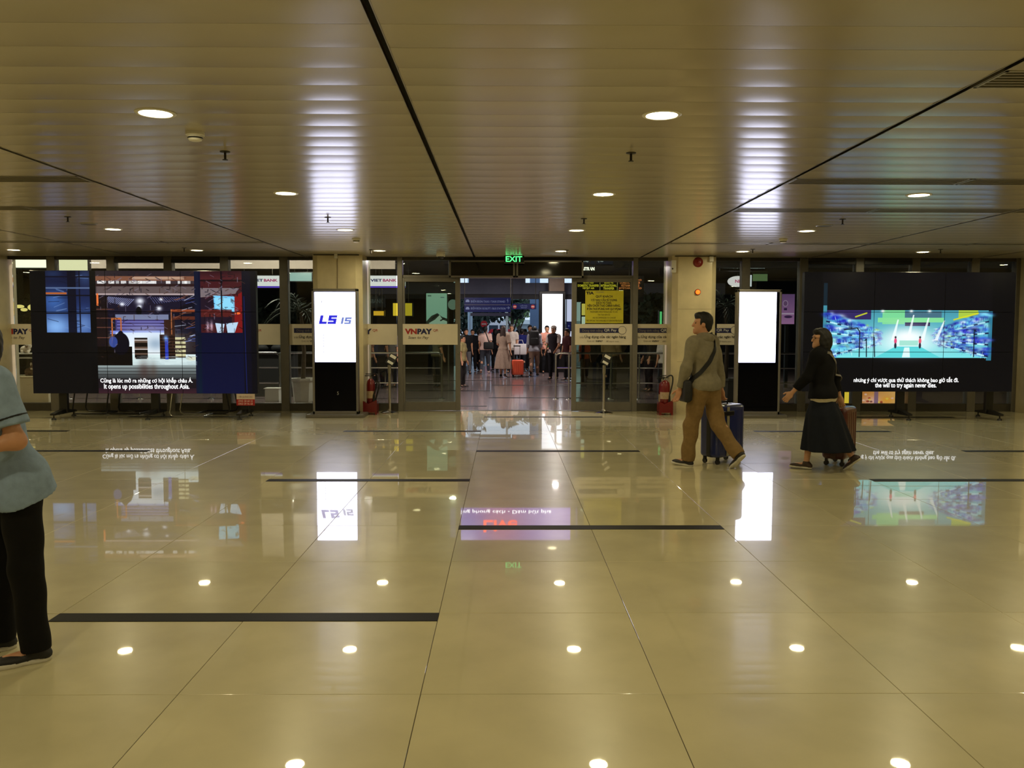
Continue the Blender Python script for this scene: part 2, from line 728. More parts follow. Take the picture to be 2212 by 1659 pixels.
def vent_here(k, b):
    if k not in VENT_ROWS:
        return False
    if k == 14:
        return b in (5, 6)
    return b in (1, 2, 5, 6)


_pm = {}


def panel_mesh(w):
    key = round(w, 3)
    if key in _pm:
        return _pm[key]
    n, d, sag = 10, 0.2975, 0.0030
    mb = MB()
    vs, fs = [], []
    for x in (0, w):
        for i in range(n + 1):
            t = i / n * 2 - 1
            vs.append((x, d * (t + 1) / 2, -sag * (1 - t * t)))
        vs += [(x, d, 0.022), (x, 0, 0.022)]
    m_ = n + 3
    for i in range(m_):
        j = (i + 1) % m_
        fs.append((i, j, m_ + j, m_ + i))
    fs += [tuple(range(m_)), tuple(range(2 * m_ - 1, m_ - 1, -1))]
    mb.add(vs, fs)
    me = mb.mesh('ceiling_panel', True, 30)
    me.materials.append(m_panel)
    _pm[key] = me
    return me


restc = MB()
for b in range(len(GAPX) - 1):
    xa, xb = GAPX[b] + 0.016, GAPX[b + 1] - 0.016
    for k in range(-20, 52):
        y = 0.03 + 0.3 * k
        if y > FAC - 0.15 or vent_here(k, b):
            continue
        vis = y > 3.0 and min(abs(xa), abs(xb)) < 0.62 * (y + 0.5)
        if vis:
            p = link('ceiling_panel', panel_mesh(xb - xa), None, ceiling)
            p.location = (xa, y, CEIL)
            p.rotation_euler = (R(random.uniform(-0.06, 0.06)), 0, 0)
        else:
            restc.box((xa, y, CEIL), (xb, y + 0.2975, CEIL + 0.022))
o = obj('ceiling_panel_rest', restc, m_panel, ceiling)
o['kind'] = 'stuff'
for x in GAPX[1:-1]:
    mb = MB()
    for s in (-1, 1):
        mb.box((x + s * 0.016, -6, CEIL - 0.004), (x + s * 0.022, FAC - 0.05, CEIL + 0.03))
    obj('gap_trim', mb, m_gapedge, ceiling)


def slot_vent(x0, x1, k, label):
    y = 0.03 + 0.3 * k
    kind = VENT_ROWS[k]
    v = thing('slot_vent', label, 'vent', (x0, y, CEIL), 'slot vents in the ceiling')
    d0, d1 = (0.01, 0.29) if kind != 'thin' else (0.08, 0.22)
    fr = MB()
    fr.box((x0, y, CEIL - 0.003), (x1, y + d0 + 0.008, CEIL + 0.02)).box((x0, y + d1 - 0.008, CEIL - 0.003), (x1, y + 0.2975, CEIL + 0.02))
    fr.box((x0, y, CEIL - 0.003), (x0 + 0.015, y + 0.2975, CEIL + 0.02)).box((x1 - 0.015, y, CEIL - 0.003), (x1, y + 0.2975, CEIL + 0.02))
    obj('frame', fr, m_vent, v)
    n = {'wide': 6, 'slot': 4, 'thin': 2}[kind]
    for i in range(1, n):
        yy = y + d0 + (d1 - d0) * i / n
        obj('slat', MB().box((x0 + 0.01, yy - 0.006, CEIL - 0.002), (x1 - 0.01, yy + 0.006, CEIL + 0.025)), m_vent, v)


sides = {1: 'outer left bay', 2: 'left bay', 5: 'right bay', 6: 'outer right bay'}
rows = {14: 'wide slatted', 24: 'second-row', 30: 'third-row', 42: 'thin fourth-row'}
for k in VENT_ROWS:
    for b in (1, 2, 5, 6):
        if vent_here(k, b):
            xa, xb = GAPX[b] + 0.02, GAPX[b + 1] - 0.02
            for h, nm in ((0, 'west half'), (1, 'east half')):
                x0 = xa + h * (xb - xa) / 2
                slot_vent(x0 + 0.01, x0 + (xb - xa) / 2 - 0.01, k, f'{rows[k]} metal slot vent, {"left" if h == 0 else "right"} segment, {sides[b]} of the ceiling')

# ---------------------------------------------------------------- room walls, columns
struct('wall_left', MB().box((-12.7, -6.2, 0), (-12.5, FAC, CEIL + 0.1)), m_wall)
struct('wall_right', MB().box((12.5, -6.2, 0), (12.7, FAC, CEIL + 0.1)), m_wall)
struct('wall_back', MB().box((-12.6, -6.3, 0), (12.6, -6.1, CEIL + 0.1)), m_wall)
struct('wall_facade_left', MB().box((-12.5, FAC - 0.4, 0), (-8.87, FAC + 0.2, CEIL)), m_marble)
struct('wall_facade_right', MB().box((9.29, FAC - 0.35, 0), (12.5, FAC + 0.2, CEIL)), m_marble)


def column(x0, x1, y0, y1, ch):
    pts = [(x0 + ch, y0), (x1 - ch, y0), (x1, y0 + ch), (x1, y1 - ch), (x1 - ch, y1), (x0 + ch, y1), (x0, y1 - ch), (x0, y0 + ch)]
    c = struct('column', MB().prismz(pts, 0.0, CEIL - 0.002), m_marble)
    return c


cL = column(-3.33, -2.47, 14.80, 15.85, 0.10)
cR = column(2.93, 3.70, 14.90, 15.85, 0.09)
# joints of the stone slabs on the columns' faces
for c, (x0, x1, y0) in ((cL, (-3.23, -2.57, 14.80)), (cR, (3.02, 3.61, 14.90))):
    for z in (0.92, 1.84):
        obj('slab_joint', MB().box((x0, y0 - 0.0012, z - 0.002), (x1, y0 + 0.01, z + 0.002)), mat('joint_line', (120, 105, 75), rough=0.8), c)
    obj('ceiling_collar', MB().box((x0 - 0.06, y0 - 0.02, CEIL - 0.02), (x1 + 0.06, y0 + 0.02, CEIL + 0.001)), m_alu_dk, c)

# ---------------------------------------------------------------- the glass front
WIN = [(-8.87, -8.103), (-8.103, -7.038), (-7.038, -6.021), (-6.021, -5.019), (-5.019, -3.959), (-3.959, -3.30), (-2.50, -1.90),
       (2.33, 2.95), (3.70, 4.336), (4.336, 5.383), (5.383, 6.388), (6.388, 7.404), (7.404, 8.479), (8.479, 9.29)]
for i, (xa, xb) in enumerate(WIN):
    w = struct('window_%d' % (i + 1))
    obj('pane', MB().box((xa + 0.05, FAC + 0.0, 0.13), (xb - 0.05, FAC + 0.012, 2.735)), m_glass, w)
    obj('bottom_rail', MB().box((xa, FAC - 0.05, 0), (xb, FAC + 0.06, 0.14)), m_alu_dk, w)
    obj('head_rail', MB().box((xa, FAC - 0.05, 2.715), (xb, FAC + 0.06, CEIL + 0.02)), m_alu_dk, w)
    hw = 0.075
    if i in (6, 7):
        continue                        # the door's own posts stand here
    obj('mullion', MB().rbox((xb - hw, FAC - 0.07, 0), (xb + hw, FAC + 0.09, CEIL), 0.006, 1), m_alu, w)
    if i in (2, 3, 10, 11):
        obj('blind_track', MB().box((xa + 0.07, FAC - 0.09, 2.655), (xb - 0.09, FAC - 0.02, 2.715)), m_black, w)

door = struct('door_1')
DL, DR, OL, OR_ = -1.88, 2.35, -0.80, 1.205
obj('transom_glass', MB().box((DL, FAC + 0.02, 2.42), (DR, FAC + 0.032, 2.735)), m_glass, door)
obj('head_rail', MB().box((DL, FAC - 0.05, 2.715), (DR, FAC + 0.08, CEIL + 0.02)), m_alu_dk, door)
obj('sliding_track', MB().box((DL, FAC - 0.02, 2.40), (DR, FAC + 0.10, 2.45)), m_alu, door)
for x in (DL, DR):
    obj('post', MB().rbox((x - 0.045, FAC - 0.08, 0), (x + 0.045, FAC + 0.1, CEIL), 0.005, 1), m_alu, door)


def leaf(x0, x1, inner, nm):
    g = obj('door_leaf', MB().box((x0 + 0.05, FAC - 0.035, 0.15), (x1 - 0.05, FAC - 0.023, 2.35)), m_doorglass, door)
    g['label'] = nm
    for a, b in ((x0, x0 + 0.055), (x1 - 0.055, x1)):
        wide = 0.035 if (a == x0) == (inner < 0) else 0.0
        obj('stile', MB().rbox((a - (wide if a != x0 else 0), FAC - 0.055, 0.01), (b + (wide if a == x0 else 0), FAC - 0.0, 2.40), 0.004, 1), m_alu, g)
    obj('bottom_rail', MB().rbox((x0 + 0.05, FAC - 0.050, 0.012), (x1 - 0.05, FAC - 0.004, 0.17), 0.004, 1), m_alu, g)
    obj('top_rail', MB().rbox((x0 + 0.05, FAC - 0.050, 2.33), (x1 - 0.05, FAC - 0.004, 2.398), 0.004, 1), m_alu, g)
    xl = x1 - 0.035 if inner > 0 else x0 + 0.035
    obj('lock', MB().cyl((xl, FAC - 0.07, 1.05), (xl, FAC - 0.05, 1.05), 0.018), m_steel, g)


leaf(DL + 0.03, OL, 1, 'greenish glass leaf slid to the left')
leaf(OR_, DR - 0.03, -1, 'greenish glass leaf slid to the right')
hd = obj('door_header', MB().box((-0.965, 15.22, 2.40), (1.375, FAC - 0.06, 2.69)), m_alu_dk, door)
a0, a1, z0, z1 = -0.985, 1.395, 2.398, 2.695
for xa, xb in ((a0, 0.178), (0.205, a1)):
    obj('header_panel', MB().box((xa + 0.03, 15.195, z0 + 0.03), (xb - 0.03, 15.21, z1 - 0.025)), mat('black_glass_panel', (14, 12, 9), rough=0.08, vary=0.05), hd)
    fr = MB()
    fr.box((xa, 15.18, z0), (xb, 15.22, z0 + 0.03)).box((xa, 15.18, z1 - 0.025), (xb, 15.22, z1))
    fr.box((xa, 15.18, z0), (xa + 0.03, 15.22, z1)).box((xb - 0.03, 15.18, z0), (xb, 15.22, z1))
    obj('header_frame', fr, m_alu, hd)

# threshold strip on the floor under the glass front
struct('trim_1', MB().box((-8.87, FAC - 0.02, -0.003), (9.29, FAC + 0.14, 0.004)), m_alu_dk)

# ---------------------------------------------------------------- the hall beyond the glass
hallf = struct('floor_hall', MB().box((-18, FAC + 0.2, -0.08), (18, 33.5, -0.001)), m_hallfloor)
hs = MB().box((0, -0.15, -0.001), (2.0, 0, 0.002)).mesh('black_strip')
hs.materials.append(m_black_strip)
for g, y in ((-2, 16.43), (0, 18.43), (-2, 20.43), (0, 22.43), (-2, 24.43)):
    t = link('black_strip', hs, None, hallf)
    t.location = (TX0 + g, y, 0)
struct('ceiling_hall_front', MB().box((-18, FAC + 0.1, 4.2), (18, 20.1, 4.3)), m_darkceil)
struct('ceiling_hall_rear', MB().box((-18, 20.1, 3.45), (18, 33.6, 3.55)), m_darkceil)
struct('wall_hall_step', MB().box((-18, 20.0, 3.45), (18, 20.2, 4.3)), m_darkceil)
struct('wall_above_front', MB().box((-18, FAC - 0.05, CEIL + 0.02), (18, FAC + 0.25, 4.3)), m_darkceil)
struct('wall_hall_left', MB().box((-18.2, FAC, 0), (-18, 33.6, 4.3)), m_dark)
struct('wall_hall_right', MB().box((18, FAC, 0), (18.2, 33.6, 4.3)), m_dark)
struct('wall_pale_fascia', MB().box((-18, 19.9, 2.865), (-2.55, 20.0, 4.2)), m_pale)
struct('wall_dark_fascia', MB().box((2.6, 20.5, 2.95), (18, 20.6, 3.5)), m_dark)
struct('wall_added_backing_left', MB().box((-18, 33.4, 0), (-2.0, 33.6, 3.5)), m_dark)  # added dark backing so no bright sky shows between the trees
struct('wall_added_backing_right', MB().box((3.0, 33.4, 0), (18, 33.6, 3.5)), m_dark)  # same added backing, keeps the right side dark
bm_ = struct('beam', MB().box((-5, 31.0, 2.72), (8, 31.4, 3.13)), m_beam)
obj('lower_beam', MB().box((-5, 31.1, 2.55), (8, 31.35, 2.72)), mat('dark_beam', (70, 70, 76), rough=0.5, vary=0.06), bm_)
obj('upper_panel', MB().box((-1.3, 31.0, 3.13), (0.75, 31.2, 3.45)), m_beam, bm_)
struct('column_hall', MB().rbox((1.51, 29.35, 0), (2.05, 29.85, 3.45), 0.02), mat('brown_stone', (150, 122, 98), rough=0.4, vary=0.08))
struct('ground_outside', MB().box((-60, 33.6, -0.1), (60, 140, -0.02)), mat('asphalt', (96, 98, 104), rough=0.85, vary=0.1))


# ---------------------------------------------------------------- lamps
def lamp(name, loc, r, w, col):
    l = bpy.data.lights.new(name, 'AREA')
    l.shape = 'DISK'
    l.size = r * 2
    l.energy = w
    l.color = col
    o = bpy.data.objects.new(name, l)
    COL.objects.link(o)
    o.location = loc
    return o


ring_me = MB()
ring_me.lathe([(0.088, 0.012), (0.088, -0.001), (0.094, -0.0085), (0.108, -0.010), (0.116, -0.005), (0.116, 0.0)], (0, 0, 0), 32)
ring_me.f = ring_me.f[:-2]
ring_me = ring_me.mesh('trim_ring', True)
ring_me.materials.append(m_white)
lens_me = MB().cyl((0, 0, -0.0045), (0, 0, 0.004), 0.09, n=32).mesh('lens')
lens_me.materials.append(m_lens)
ordn = ['first', 'second', 'third', 'fourth', 'fifth', 'sixth', 'seventh', 'eighth', 'ninth']
for j in range(-2, 4):
    for i in range(-4, 4):
        x, y = 0.9246 + 2.975 * i, 5.109 + 2.9827 * j
        if abs(x) > 12:
            continue
        row = {3: 'row by the glass front', 2: 'second row from the glass front', 1: 'third row from the glass front',
               0: 'fourth row from the glass front', -1: 'fifth row from the glass front', -2: 'sixth row from the glass front'}[j]
        d = thing('downlight', f'round lit ceiling downlight, {row}, {ordn[i + 4]} from the left wall', 'ceiling light', (x, y, CEIL), 'round ceiling downlights', local=True)
        link('trim_ring', ring_me, None, d)
        link('lens', lens_me, None, d)
        L = lamp('bulb', (0, 0, -0.0065), 0.085, LAMP_W, LAMP_COL)
        L.parent = d
for i, (x, y, z) in enumerate([(-9.5, 17.6, 4.19), (-5.2, 17.6, 4.19), (-1.0, 17.4, 4.19), (4.0, 17.6, 4.19), (9, 17.6, 4.19), (-6, 24, 3.44), (-1.5, 24.5, 3.44), (1.6, 26.5, 3.44), (6.5, 24, 3.44)]):
    d = thing('hall_fill_light', f'round ceiling lamp of the hall beyond the glass, {ordn[i]} of them', 'ceiling light', (x, y, z), 'lamps in the hall beyond', local=True)  # added lamps, out of direct view, that brighten the hall
    link('trim_ring', ring_me, None, d)
    link('lens', lens_me, None, d)
    L = lamp('bulb', (0, 0, -0.0075), 0.085, HALL_W * (2.0 if y < 20 and x < 0 else 0.4 if y < 20 else 1), HALL_COL)
    L.parent = d
# ---------------------------------------------------------------- people
def skin(n='skin_warm', rgb=(196, 142, 108)):
    return mat(n, rgb, rough=0.5, vary=0.06, scale=14)


m_hair = mat('black_hair', (13, 11, 10), rough=0.62, vary=0.2, scale=60, stretch=(1, 1, .2))
m_brownhair = mat('brown_hair', (46, 28, 22), rough=0.6, vary=0.2, scale=60, stretch=(1, 1, .2))
m_greyhair = mat('grey_hair', (92, 88, 84), rough=0.5, vary=0.2, scale=60)
m_eye = mat('dark_eye', (20, 15, 12), rough=0.15, vary=0.1)
m_sole = mat('white_sole', (206, 200, 184), rough=0.55, vary=0.06)


def cloth(name, rgb, rough=0.85):
    return mat(name, rgb, rough=rough, spec=0.2, vary=0.10, scale=26, bump=0.12, bscale=240)


def rotz(a):
    return np.array([[math.cos(a), -math.sin(a), 0], [math.sin(a), math.cos(a), 0], [0, 0, 1.0]])


class Skel:
    """Joints of a figure that faces -Y; angles in degrees, + is forward."""

    def __init__(s, H=1.7, female=False, lean=3, legs=None, arms=None, head=(0, 0), wide=1.0):
        k = s.k = H / 1.7
        s.female, s.w = female, wide
        legs = legs or {}
        arms = arms or {}
        hipw, shw = (0.088, 0.158) if female else (0.088, 0.178)
        s.P = P3((0, 0, 0.90)) * k
        L = R(lean)
        s.up = P3((0, -math.sin(L), math.cos(L)))
        s.fwd = P3((0, -math.cos(L), -math.sin(L)))
        s.side = P3((1, 0, 0))
        s.N = s.P + s.up * 0.545 * k
        s.head_yaw, s.head_pitch = head
        ctr = s.N + P3((0, -0.012, 0.135)) * k
        s.H0 = ctr
        hr = rotz(R(s.head_yaw))
        cp, sp = math.cos(R(s.head_pitch)), math.sin(R(s.head_pitch))
        s.HR = hr @ np.array([[1, 0, 0], [0, cp, sp], [0, -sp, cp]])
        s.leg, s.arm = {}, {}
        for nm, sg in (('L', 1), ('R', -1)):
            th, kn, ft, out, ty = (list(legs.get(nm, (2, 4, 0, 1.5, 0))) + [0])[:5]
            hip = s.P + P3((sg * hipw, 0, -0.02)) * k
            o = sg * math.sin(R(out))
            d1 = P3((o, -math.sin(R(th)), -math.cos(R(th))))
            knee = hip + d1 / np.linalg.norm(d1) * 0.42 * k
            d2 = P3((o, -math.sin(R(th - kn)), -math.cos(R(th - kn))))
            ank = knee + d2 / np.linalg.norm(d2) * 0.40 * k
            f = R(ft)                       # toe-down angle
            toe_dir = P3((sg * 0.12, -math.cos(f), -math.sin(f)))
            toe_dir = rotz(R(ty)) @ (toe_dir / np.linalg.norm(toe_dir))
            n = np.cross(toe_dir, rotz(R(ty)) @ P3((1, 0, 0)))
            n = n / np.linalg.norm(n)
            if n[2] > 0:
                n = -n                      # sole direction
            s.leg[nm] = dict(hip=hip, knee=knee, ank=ank, toe=toe_dir, sole=n)
            fw, outa, el_, inn = (list(arms.get(nm, (2, 8, 12, 0))) + [0])[:4]
            sh = s.P + s.up * 0.485 * k + P3((sg * shw * wide, 0.0, 0)) * k
            d1 = P3((sg * math.sin(R(outa)), -math.sin(R(fw)) * math.cos(R(outa)), -math.cos(R(fw)) * math.cos(R(outa))))
            elb = sh + d1 * 0.285 * k
            a = fw + el_
            d2 = P3((sg * math.sin(R(outa * 0.6)) - sg * math.sin(R(inn)), -math.sin(R(a)), -math.cos(R(a))))
            d2 /= np.linalg.norm(d2)
            wr = elb + d2 * 0.25 * k
            s.arm[nm] = dict(sh=sh, elb=elb, wr=wr, d1=d1, d2=d2)
        # ground contact: lowest point of either sole
        z = min(min((l['ank'] + l['sole'] * 0.075 * k)[2], (l['ank'] + l['sole'] * 0.075 * k + l['toe'] * 0.17 * k)[2], (l['ank'] + l['sole'] * 0.075 * k - l['toe'] * 0.05 * k)[2]) for l in s.leg.values())
        s.dz = -z

    def hp(s, x, y, z):
        return s.H0 + s.HR @ (P3((x, y, z)) * s.k)


def torso(s, g=0.0, belly=0.0):
    k, w = s.k, s.w
    up, f = s.up, s.fwd
    tilt = np.array([[1, 0, 0], [0, up[2], up[1]], [0, -up[1], up[2]]])
    at_ = lambda h, fo=0.0: s.P + up * h * k + f * fo * k
    fm = s.female
    ps = [el(at_(0.0, -0.015), P3((0.162 if fm else 0.158, 0.112, 0.12)) * k + g, tilt),
          el(at_(0.16, 0.005), P3(((0.122 if fm else 0.138) * w, 0.092 + belly, 0.16)) * k + g, tilt),
          el(at_(0.345, 0.005), P3(((0.142 if fm else 0.162) * w, 0.108, 0.17)) * k + g, tilt)]
    if fm:
        ps += [el(at_(0.33, 0.085) + P3((sx * 0.065, 0, 0)) * k, P3((0.06, 0.05, 0.06)) * k + g * 0.5, tilt) for sx in (-1, 1)]
    sh = 0.13 if fm else 0.15
    ps.append(rc(at_(0.475) + P3((-sh * w, 0, 0)) * k, at_(0.475) + P3((sh * w, 0, 0)) * k, 0.055 * k + g, 0.055 * k + g))
    ps.append(rc(at_(0.47), at_(0.535), 0.075 * k + g, 0.055 * k + g * 0.6))
    return ps


def hand(a, k, sg, curl=25, fingers=True):
    """palm, four unequal bent fingers and a thumb from the side of the palm"""
    w, d = a['wr'], a['d2']
    ref = P3((0, 0, 1)) if abs(d[2]) < 0.8 else P3((0, -1, 0))
    lat = ref - d * (ref @ d)
    lat /= np.linalg.norm(lat)
    n = np.cross(d, lat) * (-sg if abs(d[2]) >= 0.8 else sg)   # palm side, towards the body
    rot = np.stack([lat, n, d], 1)
    ps = [el(w + d * 0.05 * k, P3((0.041, 0.017, 0.055)) * k, rot)]
    if not fingers:
        ps.append(el(w + d * 0.12 * k + n * 0.015, P3((0.036, 0.018, 0.055)) * k, rot))
        ps.append(rc(w + d * 0.03 * k + lat * 0.03 * k, w + d * 0.085 * k + lat * 0.055 * k, 0.013 * k, 0.009 * k))
        return ps
    for q, ln in zip((0.030, 0.010, -0.010, -0.029), (0.070, 0.080, 0.074, 0.058)):
        p = w + d * 0.088 * k + lat * q * k
        for c, fr in ((curl * 0.5, 0.45), (curl * 1.5, 0.32), (curl * 2.3, 0.25)):
            dd = d * math.cos(R(c)) + n * math.sin(R(c)) + lat * q * 1.2
            p2 = p + dd * ln * fr * k
            ps.append(rc(p, p2, 0.0088 * k, 0.0078 * k))
            p = p2
    p = w + d * 0.025 * k + lat * 0.030 * k
    for c, ln in ((40, 0.042), (18, 0.032)):
        dd = d * math.cos(R(c)) + lat * math.sin(R(c)) + n * 0.3
        p2 = p + dd / np.linalg.norm(dd) * ln * k
        ps.append(rc(p, p2, 0.0115 * k, 0.0095 * k))
        p = p2
    return ps


def body_f(s, fine=True, curl=25):
    k = s.k
    core = torso(s, -0.012)
    core.append(rc(s.N - s.up * 0.03 * k, s.hp(0, 0.02, -0.05), 0.052 * k, 0.05 * k))
    lim = []
    for l in s.leg.values():
        lim += [rc(l['hip'], l['knee'], 0.076 * k, 0.052 * k), rc(l['knee'], l['ank'], 0.048 * k, 0.034 * k),
                el(l['knee'] * 0.68 + l['ank'] * 0.32 + P3((0, 0.018, 0)) * k, P3((0.048, 0.05, 0.10)) * k),
                rc(l['ank'] + l['sole'] * 0.035 * k, l['ank'] + l['sole'] * 0.045 * k + l['toe'] * 0.13 * k, 0.034 * k, 0.026 * k)]
    for a in s.arm.values():
        lim += [rc(a['sh'], a['elb'], 0.046 * k, 0.037 * k), rc(a['elb'], a['wr'], 0.038 * k, 0.025 * k)]
    hd = [el(s.hp(0, 0.008, 0.03), P3((0.073, 0.092, 0.098)) * k, s.HR), el(s.hp(0, -0.028, -0.045), P3((0.054, 0.058, 0.062)) * k, s.HR),
          rc(s.hp(0, -0.075, -0.085), s.hp(0, -0.07, -0.085), 0.022 * k, 0.022 * k)]
    det = [rc(s.hp(0, -0.088, 0.018), s.hp(0, -0.102, -0.018), 0.009 * k, 0.013 * k),
           el(s.hp(0, -0.083, -0.055), P3((0.026, 0.012, 0.009)) * k, s.HR),
           rc(s.hp(-0.035, -0.074, 0.034), s.hp(0.035, -0.074, 0.034), 0.013 * k, 0.013 * k)]
    for sg in (-1, 1):
        det.append(el(s.hp(sg * 0.074, 0.008, 0.0), P3((0.010, 0.020, 0.032)) * k, s.HR))
    F1 = un(core + lim + hd, 0.035 * k)
    parts = [F1, un(det, 0.008 * k)]
    for nm, sg in (('L', 1), ('R', -1)):
        parts.append(un(hand(s.arm[nm], k, sg, curl if not isinstance(curl, dict) else curl[nm], fine), 0.006 * k))
    return un(parts, 0.012 * k)


def shirt_f(s, g=0.016, sleeve=1.0, hem=-0.09, amp=0.004, belly=0.0, flare=0.0, arm_g=0.018, seed=1, arms=True):
    k = s.k
    T = torso(s, g, belly)
    if flare:
        T.append(el(s.P + s.up * (hem + 0.02) * k, P3((0.162 + flare, 0.115 + flare, 0.12)) * k + g))
    if hem < -0.02:
        T += [rc(l['hip'], l['hip'] + (l['knee'] - l['hip']) * 0.4, 0.088 * k + g, 0.080 * k + g) for l in s.leg.values()]
    T = un(T, 0.05 * k)
    ps = [cut(T, -s.up, s.P + s.up * hem * k)]
    for a in (s.arm.values() if arms else ()):
        if sleeve <= 1.0:
            e = a['sh'] + a['d1'] * 0.285 * k * sleeve
            c = cut(rc(a['sh'] - a['d1'] * 0.0, a['sh'] + a['d1'] * 0.30 * k * max(sleeve, .3), 0.052 * k + arm_g, 0.046 * k + arm_g), a['d1'], e)
            ps.append(c)
        else:
            t = sleeve - 1.0
            e = a['elb'] + a['d2'] * 0.25 * k * t
            up_ = rc(a['sh'], a['elb'], 0.052 * k + arm_g, 0.040 * k + arm_g)
            lo_ = rc(a['elb'], a['elb'] + a['d2'] * 0.25 * k, 0.040 * k + arm_g, 0.029 * k + arm_g)
            ps.append(un([up_, cut(lo_, a['d2'], e)], 0.02 * k))
    u = un(ps, 0.03 * k)
    return folds(u, amp, seed=seed)


def shirt_band(s, g, top, hem, amp=0.005, seed=5):
    T = un(torso(s, g)[:2], 0.05 * s.k)
    T = cut(cut(T, -s.up, s.P + s.up * hem * s.k), s.up, s.P + s.up * top * s.k)
    return folds(T, amp, seed=seed)


def trousers_f(s, g=0.018, top=0.06, length=0.93, amp=0.005, wide=0.0, seed=2):
    k = s.k
    hips = un(torso(s, g * 0.75)[:2], 0.04 * k)
    ps = [cut(hips, s.up, s.P + s.up * top * k)]
    for l in s.leg.values():
        sh = l['ank'] - l['knee']
        end = l['knee'] + sh * length
        lo_ = cut(rc(l['knee'], l['ank'] + sh * 0.1, 0.052 * k + g + wide * 0.5, 0.040 * k + g * 0.8 + wide), sh, end)
        ps.append(un([rc(l['hip'], l['knee'], 0.084 * k + g, 0.054 * k + g + wide * 0.4), lo_], 0.03 * k))
    return folds(un(ps, 0.045 * k), amp, (26, 8, 11), seed)


def skirt_f(s, top=0.08, hem_z=0.25, flare=0.13, shift=(0, 0), seed=3, amp=0.01, g=0.02):
    k = s.k
    c = P3((s.P[0] + shift[0], s.P[1] + shift[1], hem_z))
    a, b = s.P + s.up * top * k, c

    def f(p):
        t = np.clip((a[2] - p[:, 2]) / (a[2] - b[2]), -0.2, 1.3)
        cx = a[0] + (b[0] - a[0]) * t
        cy = a[1] + (b[1] - a[1]) * t
        q = np.clip(t * 3, 0, 1)
        rx = (0.135 + 0.045 * q + flare * np.clip(t, 0, None)) * k + g
        ry = (0.10 + 0.035 * q + flare * 1.0 * np.clip(t, 0, None)) * k + g
        th = np.arctan2(p[:, 1] - cy, p[:, 0] - cx)
        ww = amp * np.sin(th * 9 + seed + p[:, 2] * 3) * np.clip(t, 0, 1) * 1.6
        r = np.hypot((p[:, 0] - cx) / rx, (p[:, 1] - cy) / ry)
        d = (r - 1) * np.minimum(rx, ry) - ww
        return np.maximum(np.maximum(d * 0.85, p[:, 2] - a[2]), b[2] - p[:, 2])
    m = (0.2 + flare) * k + g + 0.03
    f.lo = np.minimum(a, b) - P3((m, m, 0.02))
    f.hi = np.maximum(a, b) + P3((m, m, 0.02))
    return f


def hair_f(s, style='short'):
    k = s.k
    sk = el(s.hp(0, 0.018, 0.045), P3((0.086, 0.102, 0.098)) * k, s.HR)
    fwd = s.HR @ P3((0, -1, 0))
    upv = s.HR @ P3((0, 0, 1))
    c1 = s.hp(0, -0.030, 0)
    lvl = 0.062 if style != 'bob' else 0.055
    c2 = s.hp(0, 0, lvl)
    c3 = s.hp(0, 0, -0.062 if style == 'short' else -0.12)

    def cap(p):
        face = np.minimum((p - c1) @ fwd, -((p - c2) @ upv))
        # everything in front of the ears and below the hairline is face
        return np.maximum(np.maximum(sk(p), face), -((p - c3) @ upv))
    cap.lo, cap.hi = sk.lo, sk.hi
    ps = [cap]
    if style == 'short':
        ps.append(el(s.hp(0, 0.060, -0.01), P3((0.064, 0.050, 0.075)) * k, s.HR))
        ps.append(el(s.hp(0, -0.045, 0.10), P3((0.060, 0.045, 0.034)) * k, s.HR))
    elif style == 'bob':
        ps += [el(s.hp(0, 0.068, -0.025), P3((0.098, 0.074, 0.135)) * k, s.HR), el(s.hp(0.068, 0.026, -0.03), P3((0.030, 0.066, 0.11)) * k, s.HR), el(s.hp(-0.068, 0.026, -0.03), P3((0.030, 0.066, 0.11)) * k, s.HR),
               el(s.hp(0, -0.05, 0.095), P3((0.066, 0.04, 0.034)) * k, s.HR)]
    elif style == 'long':
        ps += [el(s.hp(0, 0.075, -0.06), P3((0.095, 0.055, 0.17)) * k, s.HR), el(s.hp(0, 0.085, -0.20), P3((0.11, 0.045, 0.15)) * k, s.HR)]
    u = un(ps, 0.02 * k)

    def f(p):
        return u(p) + 0.0025 * np.sin(p[:, 0] * 150 + 20 * p[:, 2]) * np.sin(p[:, 2] * 90 + p[:, 1] * 60)
    f.lo, f.hi = u.lo, u.hi
    return f


def shoe_f(s, l, part, g=0.0):
    k = s.k
    so, toe = l['sole'], l['toe']
    lat = np.cross(so, toe)
    heel = l['ank'] + so * 0.045 * k - toe * 0.032 * k
    tip = l['ank'] + so * 0.050 * k + toe * 0.155 * k
    rot = np.stack([lat, toe, -so], 1)
    if part == 'sole':
        u = un([el(l['ank'] + so * 0.068 * k - toe * 0.01 * k, P3((0.043, 0.062, 0.05)) * k, rot), el(l['ank'] + so * 0.068 * k + toe * 0.12 * k, P3((0.051, 0.085, 0.05)) * k, rot)], 0.05 * k)
        return cut(cut(u, so, l['ank'] + so * 0.078 * k), -so, l['ank'] + so * 0.052 * k)
    u = un([rc(l['ank'] + so * 0.01 * k, heel, (0.043 + g) * k, 0.043 * k), el(l['ank'] + so * 0.055 * k + toe * 0.10 * k, P3((0.047, 0.10, 0.036)) * k, rot)], 0.04 * k)
    u = cut(u, so, l['ank'] + so * 0.058 * k)
    return cut(u, -so, l['ank'] - so * 0.022 * k)


